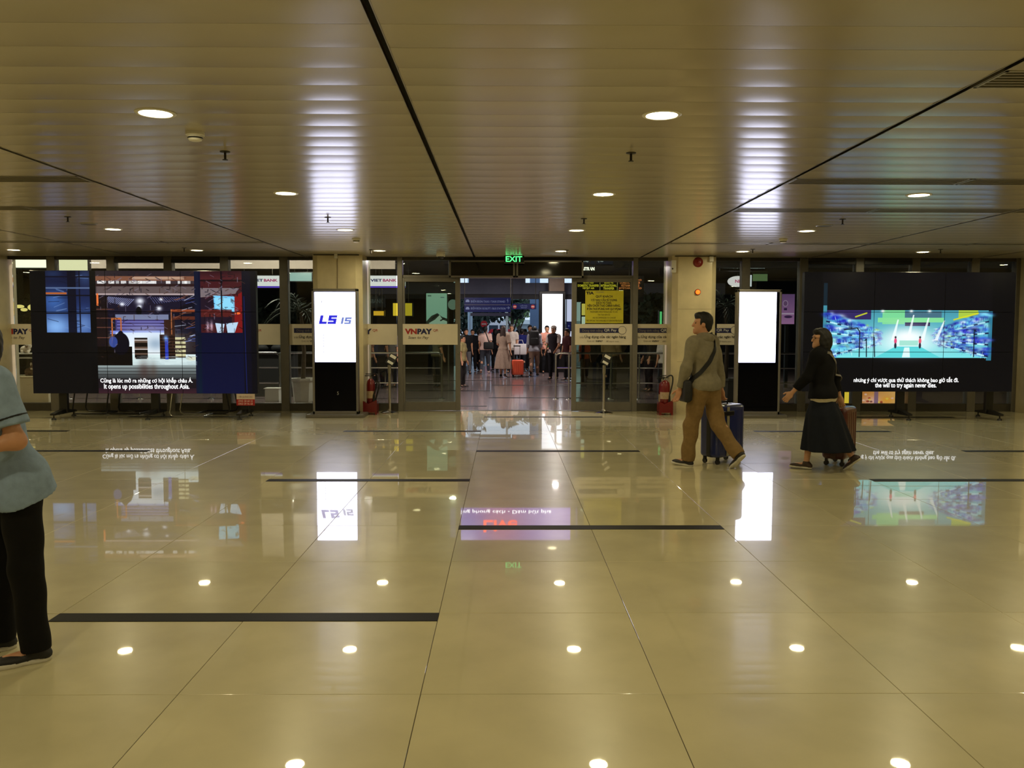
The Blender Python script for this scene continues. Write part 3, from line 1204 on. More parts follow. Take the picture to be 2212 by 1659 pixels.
def person(loc, yaw, label, sk, outfit, h=0.011, hb=None, group=None, fine=False, hairm=None, hair='short', skinm=None, shoe=(20, 19, 19), sole=True, eyes=True, curl=25):
    """outfit: list of (part name, implicit function, material)"""
    root = thing('person', label, 'person', (loc[0], loc[1], 0), group, local=True)
    root.rotation_euler = (0, 0, R(yaw))
    skm = skinm or skin()
    up = (0, 0, sk.dz)

    def put(nm, f, m, hh=None, par=root):
        o = link(nm, nets(f, hh or h, nm), m, par)
        if par is root:
            o.location = up
        return o
    put('body', body_f(sk, fine, curl), skm, hb or h)
    if hair:
        put('hair', hair_f(sk, hair), hairm or m_hair, hb or h)
    for nm, f, m in outfit:
        put(nm, f, m)
    ms = mat('shoe_%d_%d_%d' % shoe, shoe, rough=0.6, vary=0.1)
    for l in sk.leg.values():
        o = put('shoe', shoe_f(sk, l, 'shoe'), ms, min(h, 0.012))
        if sole:
            put('sole', shoe_f(sk, l, 'sole'), m_sole, min(h, 0.010), o)
    if eyes:
        for sg in (-1, 1):
            e = link('eye', MB().ell(sk.hp(sg * 0.031, -0.0735, 0.014), (0.013 * sk.k, 0.009 * sk.k, 0.007 * sk.k), 8, 6).mesh('eye', True), m_eye, root)
            e.location = up
    return root


def local_pt(root, sk, p):
    """a point of the figure in world coordinates"""
    a = root.rotation_euler.z
    q = rotz(a) @ (P3(p) + P3((0, 0, sk.dz)))
    return Vector(q) + Vector(root.location)


def ribbon(pts, w, t, normals):
    """flat strap along pts (world); normals point away from the body"""
    pts = [Vector(p) for p in pts]
    mb = MB()
    vs, fs = [], []
    for i, p in enumerate(pts):
        d = (pts[min(i + 1, len(pts) - 1)] - pts[max(i - 1, 0)]).normalized()
        n = Vector(normals[i])
        n = (n - d * n.dot(d)).normalized()
        b = d.cross(n)
        vs += [p + b * w / 2, p + b * w / 2 + n * t, p - b * w / 2 + n * t, p - b * w / 2]
    for i in range(len(pts) - 1):
        for j in range(4):
            q = (j + 1) % 4
            fs.append((i * 4 + j, i * 4 + q, i * 4 + 4 + q, i * 4 + 4 + j))
    fs += [(0, 1, 2, 3), tuple(range(len(vs) - 1, len(vs) - 5, -1))]
    return mb.add(vs, fs)


def wrap_strap(f, sk, root, a_deg, tilt_pts, w, m, name, parent, off=0.007, n=26):
    """Strap laid round a garment: closed path given by (angle, height, side) is marched onto the surface f from outside."""
    pts, nr = [], []
    dense = []
    for (a0_, z0_), (a1_, z1_) in zip(tilt_pts, tilt_pts[1:]):
        dense += [(a0_ + (a1_ - a0_) * t / 5, z0_ + (z1_ - z0_) * t / 5) for t in range(5)]
    for ang, z in dense + [tilt_pts[-1]]:
        d = P3((math.cos(R(ang)), math.sin(R(ang)), 0))
        c = P3((0, sk.N[1] * ((z - sk.P[2]) / (sk.N[2] - sk.P[2])), z))
        r = 0.45
        for _ in range(60):
            v = float(f((c + d * r)[None])[0])
            if v < off:
                break
            r -= max(v - off, 0.001) * 0.7
            if r < 0.02:
                break
        pts.append(local_pt(root, sk, c + d * r))
        nr.append(Vector(rotz(root.rotation_euler.z) @ d))
    mb = ribbon(pts, w, 0.006, nr)
    return obj(name, mb, m, parent)


# --- the cleaner at the left edge of the view, facing left with bent arms
skA = Skel(1.56, True, lean=16, legs={'L': (0, 2, 0, 5, -28), 'R': (3, 4, 0, 4, -10)}, arms={'L': (-12, 16, 92, 30), 'R': (0, 10, 80, 20)}, head=(0, 14), wide=1.06)
PA = (at(30, 1200, 3.86).x, 3.86)
fAt = shirt_f(skA, 0.028, 0.74, -0.12, amp=0.006, flare=0.03, seed=4, arms=False)
uni = cloth('blue_grey_uniform', (140, 162, 192))
fA = shirt_f(skA, 0.028, 0.74, -0.12, amp=0.006, flare=0.03, arm_g=0.03, seed=4)
A = person(PA, -36, 'person in a blue-grey short-sleeved uniform tunic and black trousers, arms folded in front', skA,
           [('tunic', fA, uni), ('trousers', trousers_f(skA, 0.016, -0.05, 1.05, amp=0.004, wide=0.012), cloth('black_trousers', (15, 14, 14)))],
           h=0.009, hb=0.0065, fine=True, hair='bob', shoe=(26, 25, 26))
m_pipe = mat('dark_piping', (18, 20, 26), rough=0.8, vary=0.1)
for nm in ('L', 'R'):
    a = skA.arm[nm]
    c = a['sh'] + a['d1'] * 0.285 * skA.k * 0.60
    o = link('sleeve_piping', nets(cut(cut(rc(a['sh'], a['sh'] + a['d1'] * 0.30 * skA.k, 0.052 * skA.k + 0.034, 0.046 * skA.k + 0.034), a['d1'], c + a['d1'] * 0.008), -a['d1'], c), 0.006, 'sleeve_piping'), m_pipe, A)
    o.location = (0, 0, skA.dz)
# pocket edge on the tunic's front
po = MB()
pts = []
for ang in range(-110, -40, 6):
    d = P3((math.cos(R(ang)), math.sin(R(ang)), 0))
    r = 0.4
    c = P3((0, 0, skA.P[2] + 0.10))
    while r > 0.05 and float(fAt((c + d * r)[None])[0]) > 0.001:
        r -= 0.004
    pts.append(c + d * r)
po.tube(pts, 0.004, 6)
o = obj('pocket_trim', po, m_pipe, A)
o.location = (0, 0, skA.dz)

# --- the man walking away to the left with the blue suitcase
skM = Skel(1.665, False, lean=4, legs={'L': (14, 8, -3, 1), 'R': (-15, 26, 42, 1)}, arms={'L': (6, 14, 12, 6), 'R': (-10, 9, 4, 0)}, head=(44, 2))
PM = (at(1522, 870, 9.22).x, 9.22)
fM = shirt_f(skM, 0.030, 1.95, -0.055, amp=0.007, arm_g=0.02, seed=2)
fMt = shirt_f(skM, 0.030, 1.95, -0.2, amp=0.007, arm_g=0.02, seed=2, arms=False)
Mn = person(PM, -140, 'person in grey sweater and khaki trousers walking away, pulling a blue suitcase', skM,
            [('sweater', fM, cloth('grey_sweater', (132, 124, 104))), ('trousers', trousers_f(skM, 0.024, -0.01, 1.06, amp=0.008, wide=0.014), cloth('khaki_trousers', (134, 108, 70)))],
            h=0.009, hb=0.0065, fine=True, hair='short', shoe=(34, 30, 30), curl={'L': 25, 'R': 38})
hd_ = torso(skM, 0.03)
o = link('hood', nets(cut(el(skM.N + P3((0, 0.055, -0.02)), (0.105, 0.07, 0.06)), (0, -1, 0), skM.N + P3((0, 0.01, 0))), 0.008, 'hood'), MATS['grey_sweater'], Mn)
o.location = (0, 0, skM.dz)

# --- the woman walking with the maroon suitcase
skW = Skel(1.49, True, lean=3, legs={'L': (14, 8, -2, 1), 'R': (-14, 24, 40, 1)}, arms={'L': (22, 10, 18, 0), 'R': (-22, 8, 8, 0)}, head=(38, 0), wide=1.08)
PW = (at(1776, 880, 9.05).x, 9.05)
fW = shirt_f(skW, 0.042, 1.75, -0.035, amp=0.006, arm_g=0.020, seed=6)
navy = cloth('dark_navy_cotton', (22, 26, 36))
Wn = person(PW, -126, 'person in black cardigan, glasses and long navy skirt walking beside a maroon suitcase', skW,
            [('undershirt', shirt_band(skW, 0.036, 0.02, -0.115), cloth('white_shirt', (206, 196, 170))),
             ('cardigan', fW, cloth('black_cardigan', (13, 13, 17))),
             ('skirt', skirt_f(skW, -0.02, 0.215 - skW.dz, 0.15, shift=(0, 0.07)), navy)],
            h=0.009, hb=0.0065, fine=True, hair='bob', shoe=(62, 46, 36), skinm=skin('skin_fair', (200, 150, 116)))
gl = MB()
for sg in (-1, 1):
    c = skW.hp(sg * 0.032, -0.094, 0.012)
    ring = [c + skW.HR @ P3((0.026 * math.cos(t), 0, 0.019 * math.sin(t))) for t in np.linspace(0, 2 * math.pi, 15)]
    gl.tube(ring, 0.0016, 5)
    gl.tube([skW.hp(sg * 0.058, -0.092, 0.016), skW.hp(sg * 0.078, -0.01, 0.016)], 0.0016, 5)
gl.tube([skW.hp(-0.008, -0.096, 0.014), skW.hp(0.008, -0.096, 0.014)], 0.0016, 5)
o = obj('glasses', gl, m_blackmetal, Wn)
o.location = (0, 0, skW.dz)

# crossbody bags: strap round the body plus the pouch at the hip (things of their own)
m_strapdk = mat('black_strap', (15, 15, 17), rough=0.7, vary=0.1)
bagM = thing('crossbody_bag', 'black crossbody bag hanging at the hip of the person in khaki trousers', 'bag', PM + (0.9,))
k = skM.k
path = [(148, 1.425), (130, 1.375), (112, 1.315), (94, 1.255), (76, 1.20), (58, 1.14), (40, 1.085), (22, 1.03), (4, 0.985), (-14, 0.95), (-30, 0.92)]
wrap_strap(fMt, skM, Mn, 0, path, 0.045, m_strapdk, 'strap', bagM)
front = [(148, 1.425), (175, 1.44), (215, 1.42), (240, 1.36), (262, 1.28), (285, 1.19), (310, 1.10), (335, 1.00), (358, 0.93)]
wrap_strap(fMt, skM, Mn, 0, front, 0.045, m_strapdk, 'front_strap', bagM)
c = local_pt(Mn, skM, (0.215, -0.10, 0.83))
b = MB().rbox((-0.115, -0.04, -0.12), (0.115, 0.04, 0.12), 0.03, 3)
b.xform(Matrix.Translation(c) @ Matrix.Rotation(R(-140 - 122), 4, 'Z'))
obj('pouch', b, mat('black_nylon', (24, 24, 27), rough=0.6, vary=0.1, bump=0.2), bagM, True, 50)
b = MB().rbox((-0.09, -0.052, -0.10), (0.09, -0.03, 0.03), 0.008, 2).xform(Matrix.Translation(c) @ Matrix.Rotation(R(-140 - 122), 4, 'Z'))
obj('pocket', b, MATS['black_nylon'], bagM, True, 50)

bagW = thing('shoulder_strap_bag', 'dark bag on a grey strap across the black cardigan of a person', 'bag', PW + (0.9,))
kw = skW.k
path = [(a_, z * kw) for a_, z in [(40, 1.425), (62, 1.415), (82, 1.37), (100, 1.30), (117, 1.23), (133, 1.16), (150, 1.09), (166, 1.02)]]
wrap_strap(fW, skW, Wn, 0, path, 0.026, mat('grey_strap', (128, 122, 116), rough=0.6, vary=0.1), 'strap', bagW)
c = local_pt(Wn, skW, (-0.245, -0.02, 0.86))
b = MB().rbox((-0.09, -0.035, -0.075), (0.09, 0.035, 0.075), 0.02, 3).xform(Matrix.Translation(c) @ Matrix.Rotation(R(-126 + 95), 4, 'Z'))
obj('pouch', b, MATS['black_nylon'], bagW, True, 50)


# --- suitcases
def suitcase(loc, yaw, label, shell, w=0.44, d=0.27, h=0.62, handle=0.0, strap=None, dk=None, local_name='suitcase'):
    s = thing(local_name, label, 'suitcase', (loc[0], loc[1], 0), local=True)
    s.rotation_euler = (0, 0, R(yaw))
    z0 = 0.075
    mb = MB().rbox((-w / 2, -d / 2, z0), (w / 2, d / 2, z0 + h), 0.045, 4)
    sh = obj('shell', mb, shell, s, True, 50)
    n = 5
    for sy in (-1, 1):
        for i in range(n):
            x = -w / 2 + w * (i + 0.8) / (n + 0.6)
            obj('rib', MB().rbox((x - 0.011, sy * d / 2 - 0.004, z0 + 0.06), (x + 0.011, sy * d / 2 + 0.004, z0 + h - 0.06), 0.0035, 1), shell, sh)
    zp = MB()
    zp.rbox((-w / 2 - 0.003, -0.012, z0 - 0.003), (w / 2 + 0.003, 0.012, z0 + h + 0.003), 0.04, 3)
    obj('zip_band', zp, dk or m_black, s, True, 50)
    obj('top_handle', MB().tube([(-0.08, 0, z0 + h), (-0.075, 0, z0 + h + 0.025), (0.075, 0, z0 + h + 0.025), (0.08, 0, z0 + h)], 0.010, 8), m_black, s, True)
    obj('side_handle', MB().tube([(w / 2, 0, z0 + h * 0.58), (w / 2 + 0.024, 0, z0 + h * 0.60), (w / 2 + 0.024, 0, z0 + h * 0.80), (w / 2, 0, z0 + h * 0.82)], 0.010, 8), m_black, s, True)
    if handle > 0:
        th = MB()
        for sx in (-1, 1):
            th.cyl((sx * 0.09, d / 2 - 0.04, z0 + h - 0.01), (sx * 0.09, d / 2 - 0.04, z0 + h + handle), 0.008, n=8)
        obj('telescopic_rod', th, m_steel, s, True)
        obj('pull_grip', MB().rbox((-0.11, d / 2 - 0.058, z0 + h + handle), (0.11, d / 2 - 0.022, z0 + h + handle + 0.032), 0.010, 2), m_black if handle > 0.12 else mat('pale_grip', (214, 202, 164), rough=0.5, vary=0.05), s)
    for sx in (-1, 1):
        for sy in (-1, 1):
            x, y = sx * (w / 2 - 0.05), sy * (d / 2 - 0.045)
            wh = obj('wheel', MB().cyl((x - 0.012, y, 0.027), (x + 0.012, y, 0.027), 0.027, n=16), m_black, s, True)
            obj('fork', MB().rbox((x - 0.02, y - 0.014, 0.035), (x + 0.02, y + 0.014, z0 + 0.01), 0.004, 1), m_black, wh)
    if strap:
        st = MB()
        x = -w * 0.16
        for sy in (-1, 1):
            st.box((x - 0.02, sy * (d / 2 + 0.005), z0 + 0.02), (x + 0.02, sy * (d / 2 + 0.010), z0 + h - 0.02))
        st.box((x - 0.02, -d / 2 + 0.02, z0 + h + 0.003), (x + 0.02, d / 2 - 0.02, z0 + h + 0.006))
        obj('luggage_strap', st, strap, s)
        obj('buckle', MB().rbox((x - 0.09, -d / 2 - 0.02, z0 + h * 0.80), (x + 0.09, -d / 2 - 0.004, z0 + h * 0.80 + 0.05), 0.006, 2), m_black, s)
    return s


m_blueshell = mat('blue_shell', (30, 42, 100), rough=0.3, spec=0.5, vary=0.08, coat=0.3)
m_maroon = mat('maroon_shell', (78, 28, 24), rough=0.3, spec=0.5, vary=0.08, coat=0.3)
p = onfloor(1566, 1005)
suitcase((p.x + 0.02, p.y + 0.22), 36, 'large blue hard-shell suitcase with a pale luggage strap beside khaki trousers', m_blueshell, 0.46, 0.27, 0.585, handle=0.03,
         strap=mat('pale_webbing', (150, 142, 116), rough=0.7, vary=0.1))
p = onfloor(1816, 1004)
suitcase((p.x, p.y + 0.06), 52, 'maroon hard-shell suitcase on wheels behind the person in the navy skirt', m_maroon, 0.42, 0.26, 0.57, handle=0.05, dk=mat('tan_trim', (92, 66, 50), rough=0.5))
# ---------------------------------------------------------------- the two video walls
def video_wall(px, Y, label, mtl, cat_lab, legs_px, title_lines):
    x0p, y0p, x1p, y1p = px
    a, b = at(x0p, y1p, Y), at(x1p, y0p, Y)
    x0, x1, z0, z1 = a.x, b.x, a.z, b.z
    v = thing('video_wall', label, 'video wall', ((x0 + x1) / 2, Y + 0.2, 0))
    obj('back_frame', MB().rbox((x0 + 0.03, Y + 0.10, z0 + 0.03), (x1 - 0.03, Y + 0.20, z1 - 0.03), 0.01, 1), m_blackmetal, v)
    n = 3
    for r in range(n):
        for c in range(n):
            xa, xb = x0 + (x1 - x0) * c / n, x0 + (x1 - x0) * (c + 1) / n
            za, zb = z0 + (z1 - z0) * r / n, z0 + (z1 - z0) * (r + 1) / n
            d = obj('display_panel', MB().rbox((xa + 0.001, Y, za + 0.001), (xb - 0.001, Y + 0.10, zb - 0.001), 0.003, 1), m_black, v)
            g = 0.004
            screen_quad('screen', xa + g, za + g, xb - g, zb - g, Y - 0.0015, (xa + g - x0) / (x1 - x0), (za + g - z0) / (z1 - z0), (xb - g - x0) / (x1 - x0), (zb - g - z0) / (z1 - z0), mtl, d)
    for body, bx in title_lines:
        tpx(body, bx, Y - 0.004, m_caption, v, name='caption', bold=0.012)
    for lp in legs_px:
        xl = at(lp, 870, Y + 0.15).x
        lg = obj('stand_leg', MB().rbox((xl - 0.065, Y + 0.12, 0.09), (xl + 0.065, Y + 0.20, z0 + 0.2), 0.006, 1), m_blackmetal, v)
        ft = MB()
        ft.prism([(-0.36, 0.075), (-0.36, 0.105), (-0.06, 0.145), (0.06, 0.145), (0.36, 0.105), (0.36, 0.075)], -0.04, 0.04)
        ft.xform(Matrix.Translation((xl, Y + 0.14, 0)) @ Matrix.Rotation(R(90), 4, 'Z'))
        obj('foot_bar', ft, m_blackmetal, lg)
        for s in (-0.32, 0.32):
            obj('levelling_foot', MB().cyl((xl, Y + 0.14 + s, 0), (xl, Y + 0.14 + s, 0.028), 0.04, 0.03, 14).cyl((xl, Y + 0.14 + s, 0.028), (xl, Y + 0.14 + s, 0.08), 0.012, n=8), m_blackmetal, lg, True)
    return v


m_caption = emit_mat('white_caption', (255, 255, 255), 1.6)

# left picture: a look into a warehouse through dark posts
P = Pic(72, 585, 552, 850, 3.0)
P.grad(106, 585, 200, 718, (16, 18, 40), (34, 58, 120))
P.glow(125, 705, 34, 26, (140, 190, 250), .9)
P.glow(122, 650, 26, 22, (70, 120, 200), .7)
P.glow(185, 700, 22, 26, (120, 160, 220), .7)
P.glow(190, 600, 16, 18, (54, 80, 130), .6)
P.glow(122, 592, 20, 10, (40, 60, 100), .6)
for q in range(26):
    x, y = 108 + rng.random() * 90, 590 + rng.random() * 120
    P.line(x, y, x + 22, y - 10 + 20 * rng.random(), 1.2, (120, 150, 200) if q % 2 else (12, 14, 30), .6)
P.rect(152, 585, 170, 718, (10, 11, 26), .92)
P.rect(176, 585, 179, 718, (14, 14, 30), .9)
for y, c in ((597, (12, 12, 28)), (621, (90, 110, 150)), (637, (10, 10, 20)), (675, (10, 12, 26))):
    P.rect(106, y, 200, y + 3, c, .95)
P.rect(106, 632, 150, 636, (190, 100, 40), .9)
P.rect(72, 585, 106, 850, (8, 8, 11))
P.rect(72, 718, 212, 850, (8, 8, 11))
P.rect(199, 585, 212, 850, (6, 6, 9))
P.rect(212, 585, 424, 850, (30, 22, 26))
P.grad(212, 585, 424, 640, (34, 26, 34), (86, 74, 78))
P.rect(212, 597, 424, 607, (132, 84, 62), .9)
P.rect(290, 598, 400, 604, (196, 164, 140), .8)
P.rect(212, 585, 424, 597, (40, 32, 38), .8)
for q in range(30):
    x = 214 + rng.random() * 205
    P.rect(x, 607, x + 4 + 9 * rng.random(), 613, (170 + 80 * rng.random(),) * 3, .9)
P.rect(212, 613, 424, 619, (44, 26, 28))
P.rect(214, 619, 421, 634, (98, 84, 84), .9)
P.rect(212, 634, 424, 637, (210, 190, 190), .8)
P.rect(212, 638, 424, 720, (14, 12, 28))
P.poly([(212, 640), (424, 640), (340, 700), (250, 700)], (24, 20, 40))
for q in range(14):
    x = 226 + q * 4
    P.line(x, 650 + q * .8, x + 14, 641 + q * .4, 1.5, (170, 180, 230), .75)
    P.line(402 - q * 5, 648 + q * .6, 392 - q * 5, 642, 1.3, (120, 130, 190), .6)
for x, y, r in ((267, 657, 5), (305, 650, 9), (345, 666, 6), (304, 662, 5), (350, 646, 4)):
    P.glow(x, y, r, r * .8, (240, 245, 255), 1)
P.ell(302, 672, 6, 10, (6, 6, 12))
P.rect(252, 679, 365, 690, (130, 140, 175), .85)
P.rect(252, 690, 360, 714, (58, 50, 112), .95)
for y in (694, 700, 707):
    P.rect(255, y, 358, y + 1.5, (130, 130, 220), .8)
P.rect(240, 714, 365, 721, (120, 140, 240), .9)
P.grad(252, 718, 365, 768, (205, 225, 255), (250, 255, 255))
P.glow(320, 745, 60, 34, (240, 250, 255), .9)
P.glow(336, 742, 20, 14, (110, 140, 170), .6)
# racks and posts
P.rect(212, 640, 236, 760, (26, 16, 18), .9)
P.rect(213, 634, 217, 660, (235, 120, 60))
for x in (243, 262):
    P.rect(x, 688, x + 3, 742, (190, 104, 50), .95)
P.rect(243, 686, 264, 690, (190, 104, 50))
for y in (667, 686, 706, 728):
    P.rect(212, y, 250, y + 2, (120, 74, 60), .7)
P.rect(355, 690, 378, 770, (52, 30, 24), .95)
P.rect(370, 668, 424, 674, (150, 70, 40), .95)
P.rect(372, 683, 424, 690, (96, 44, 30), .9)
for q in range(26):
    x, y = 376 + rng.random() * 40, 645 + rng.random() * 100
    P.line(x, y, x + 24, y - 16 * rng.random(), 1.3, [(200, 210, 230), (70, 90, 170), (150, 90, 60), (30, 20, 30)][q % 4], .75)
P.rect(370, 668, 372, 770, (200, 120, 70), .8)
# floor
P.grad(285, 765, 424, 792, (225, 245, 246), (206, 226, 226))
P.grad(212, 788, 424, 818, (150, 165, 165), (46, 48, 50))
for y in (794, 801, 808):
    P.rect(212, y, 424, y + 1.5, (30, 30, 32), .7)
P.glow(310, 800, 12, 22, (70, 44, 40), .6)
P.glow(330, 800, 8, 18, (80, 60, 50), .5)
# load and figures
P.rect(212, 748, 286, 789, (12, 8, 8))
P.ell(262, 742, 18, 24, (12, 10, 22))
P.ell(262, 722, 6, 8, (12, 10, 22))
P.ell(246, 738, 9, 12, (60, 84, 170), .8)
for i in range(7):
    P.rect(291, 729 + i * 6.5, 319, 733 + i * 6.5, (98, 78, 66) if i % 2 else (20, 14, 12))
    P.rect(291, 733 + i * 6.5, 319, 735.4 + i * 6.5, (190, 180, 176) if i % 3 == 0 else (24, 18, 16))
P.rect(293, 772, 317, 775, (20, 14, 12))
for i in range(8):
    P.rect(345, 722 + i * 6.6, 378, 726 + i * 6.6, (54, 34, 26))
    P.rect(345, 726 + i * 6.6, 378, 728.6 + i * 6.6, (24, 14, 14))
P.rect(356, 730, 363, 776, (50, 70, 200), .9)
P.glow(358, 730, 5, 6, (130, 180, 250), .9)
for i in range(5):
    P.rect(378, 728 + i * 9, 400, 733 + i * 9, (210, 205, 160))
    P.rect(378, 733 + i * 9, 400, 736 + i * 9, (70, 56, 40))
P.ell(412, 773, 12, 5, (220, 225, 200))
P.rect(212, 818, 424, 850, (26, 20, 26))
P.grad(212, 838, 424, 850, (40, 24, 34), (58, 30, 40))
P.rect(421, 585, 435, 850, (14, 20, 44))
# right window
P.rect(434, 585, 522, 718, (66, 24, 30))
P.grad(434, 585, 522, 606, (46, 18, 26), (84, 34, 38))
P.poly([(434, 622), (516, 622), (508, 634), (434, 642)], (120, 108, 112))
P.rect(434, 604, 522, 608, (30, 12, 18))
P.rect(434, 642, 500, 700, (26, 18, 36), .85)
for q in range(16):
    x, y = 436 + rng.random() * 60, 640 + rng.random() * 50
    P.line(x, y, x + 26, y - 16, 1.4, (150, 130, 150) if q % 2 else (90, 30, 30), .6)
P.poly([(461, 638), (506, 640), (508, 673), (463, 668)], (120, 205, 250))
P.poly([(464, 642), (503, 644), (505, 670), (466, 665)], (150, 225, 252), .7)
P.rect(434, 668, 500, 684, (96, 32, 28), .8)
P.poly([(506, 640), (522, 630), (522, 718), (505, 718)], (124, 22, 24))
P.poly([(464, 697), (484, 699), (480, 718), (468, 718)], (190, 214, 238))
P.poly([(487, 698), (513, 695), (505, 718), (490, 718)], (186, 216, 240))
P.ell(512, 676, 6, 2.5, (255, 110, 50))
for x in (448, 456):
    P.glow(x, 704, 3, 10, (230, 200, 220), .8)
P.rect(477, 585, 480, 718, (12, 8, 16))
P.rect(430, 585, 434, 718, (10, 14, 40))
P.rect(522, 585, 552, 850, (10, 10, 26))
P.grad(434, 718, 524, 850, (9, 13, 42), (11, 15, 50))
P.grad(426, 718, 434, 850, (8, 16, 36), (9, 26, 46))
P.line(526, 640, 529, 848, 1.6, (26, 40, 120), .7)
P.rect(540, 585, 552, 850, (8, 8, 16))
for q in range(420):                # dark and light clutter of the racks, roof and load
    x, y = (214 + rng.random() * 208, 590 + rng.random() * 180) if q % 3 else (436 + rng.random() * 84, 588 + rng.random() * 128)
    if 255 < x < 350 and 716 < y < 770:
        continue
    a_ = rng.choice([0, 0.5, -0.5, 1.57])
    L_ = 3 + 9 * rng.random()
    P.line(x, y, x + L_ * math.cos(a_), y + L_ * math.sin(a_), 0.8 + rng.random(), [(12, 9, 14), (24, 16, 22), (120, 110, 130), (70, 44, 38), (16, 14, 30)][rng.choice(5)], .7)
for q in range(60):
    x, y = 286 + rng.random() * 136, 768 + rng.random() * 20
    P.line(x, y, min(423, x + 10 + 20 * rng.random()), y, 0.8, (170, 190, 196), .5)
m_pic_left = image_mat('warehouse_picture', P.image('warehouse'), 1.0)
vwL = video_wall((72, 585, 552, 850), 14.05, 'wide video wall on stands showing a warehouse picture, nearer the person in uniform', m_pic_left, '', (138, 336, 530),
                 [('Cũng là lúc mở ra những cơ hội khắp châu Á.', (217, 815, 416, 829)), ('It opens up possibilities throughout Asia.', (225, 829, 409, 843))])

# right picture: a cyan hall of heaped blue cloth on racks
P = Pic(1732, 588, 2196, 846, 3.0)
P.rect(1772, 588, 2145, 670, (12, 11, 15))
P.rect(1775, 612, 1783, 716, (30, 80, 104), .35)
P.rect(1775, 660, 1783, 716, (70, 150, 170), .9)
P.rect(2136, 672, 2147, 778, (50, 130, 160), .9)
P.rect(1783, 670, 2138, 772, (60, 170, 200))
P.grad(1783, 670, 2138, 772, (70, 150, 170), (120, 225, 230))
P.rect(1783, 670, 1880, 690, (50, 40, 96))
P.rect(1905, 670, 1954, 700, (120, 214, 150))
P.rect(1954, 672, 2035, 686, (70, 110, 130))
P.rect(1895, 686, 2040, 696, (130, 220, 150))
P.rect(1955, 696, 2010, 704, (34, 30, 70))
P.rect(2072, 670, 2115, 686, (180, 205, 60), .9)
for x in (1905, 1968, 2008):
    P.glow(x, 672, 4, 3, (250, 255, 255), 1)
for side in (-1, 1):
    for row in range(4):
        for q in range(150):
            t = rng.random()
            far = t ** 0.8
            x = (1783 + far * 120) if side < 0 else (2138 - far * 120)
            y0 = 684 + row * 25 + (1 - far) * (row - 1.5) * 3
            y = y0 + (730 - y0) * far * .75 + rng.normal() * 3
            c = [(28, 34, 190), (30, 50, 150), (150, 235, 250), (90, 200, 235), (225, 250, 255), (16, 20, 96), (60, 120, 230), (170, 210, 90)][rng.choice(8, p=[.2, .14, .16, .16, .12, .12, .07, .03])]
            P.glow(x, y, (4 + 7 * rng.random()) * (1.15 - far * .7), (2 + 3 * rng.random()) * (1.1 - far * .6), c, .85)
            P.line(x, y, x - side * 1.5, y + (4 + 6 * rng.random()) * (1.1 - far * .7), 1.2, [(30, 44, 180), (160, 240, 250), (235, 255, 255), (20, 24, 90), (90, 200, 180)][q % 5], .6)
        for q in range(14):
            f0 = q / 14
            x = (1783 + f0 * 115) if side < 0 else (2138 - f0 * 115)
            y0 = 694 + row * 25
            y = y0 + (732 - y0) * f0 * .75
            P.line(x, y, x + side * -9, y + (732 - y0) * .05, 3.2 * (1.1 - f0 * .6), (190, 245, 255) if q % 3 else (14, 16, 60), .9)
P.line(1846, 684, 1870, 676, 3, (210, 220, 40), .9)
P.line(2062, 690, 2115, 676, 3, (220, 220, 30), .9)
P.glow(1962, 728, 52, 22, (255, 255, 255), 1)
P.glow(1962, 745, 70, 20, (235, 255, 255), .8)
for x0, x1, y0 in ((1958, 1972, 680), (1990, 2005, 686), (1925, 1938, 690), (2020, 2040, 692)):
    P.poly([(x0, 735), (x1, y0), (x1 + 3, y0), (x0 + 8, 735)], (245, 255, 255), .8)
P.poly([(1890, 772), (1935, 748), (1990, 748), (2035, 772)], (90, 212, 216))
P.poly([(1950, 772), (1955, 750), (1966, 750), (1968, 772)], (235, 255, 252), .9)
P.rect(1944, 735, 1985, 746, (150, 220, 200), .8)
for x, c in ((1935, (230, 60, 110)), (1989, (230, 80, 100))):
    P.ell(x, 736, 3, 6, c, .9)
    P.ell(x, 728, 2.2, 2.5, (40, 30, 40), .9)
    P.ell(x, 746, 2.6, 6, (24, 20, 40), .9)
for pts in ([(1822, 712), (1850, 708), (1856, 716), (1856, 770)], [(1868, 735), (1871, 732), (1872, 770)], [(1888, 728), (1890, 770)], [(2112, 715), (2108, 712), (2108, 770)]):
    for p_, q_ in zip(pts, pts[1:]):
        P.line(*p_, *q_, 2.2, (14, 24, 40), .95)
P.rect(1783, 771, 2138, 773, (120, 230, 240), .5)
m_pic_right = image_mat('cloth_hall_picture', P.image('cloth_hall'), 1.05)
vwR = video_wall((1732, 588, 2196, 846), 14.05, 'wide video wall on stands showing a cyan picture of heaped cloth', m_pic_right, '', (1775, 1944, 2136),
                 [('nhưng ý chí vượt qua thử thách không bao giờ tắt đi.', (1844, 814, 2071, 828)), ('the will to try again never dies.', (1890, 827, 2023, 840))])

# red and white telephone sign under the left wall's end
s = thing('telephone_sign', 'small white and red sign with two telephone numbers under a video wall', 'sign', at(530, 864, 14.02))
pb = pxbox(MB(), 511, 851, 550, 862.5, 14.02, 0.01)
obj('white_board', pb, mat('sign_white', (226, 205, 188), rough=0.5, vary=0.04), s)
obj('red_board', pxbox(MB(), 511, 862.5, 550, 876, 14.02, 0.01), mat('sign_red', (176, 32, 36), rough=0.5, vary=0.05), s)
tpx('MỜI QUẢNG CÁO', (516, 854, 545, 860), 14.017, mat('sign_grey_letter', (150, 120, 108)), s)
mw = mat('sign_pale_letter', (240, 210, 200))
tpx('0945 58 68 22', (515, 864, 546, 868.5), 14.017, mw, s)
tpx('0903 09 96 68', (515, 870, 546, 874.5), 14.017, mw, s)

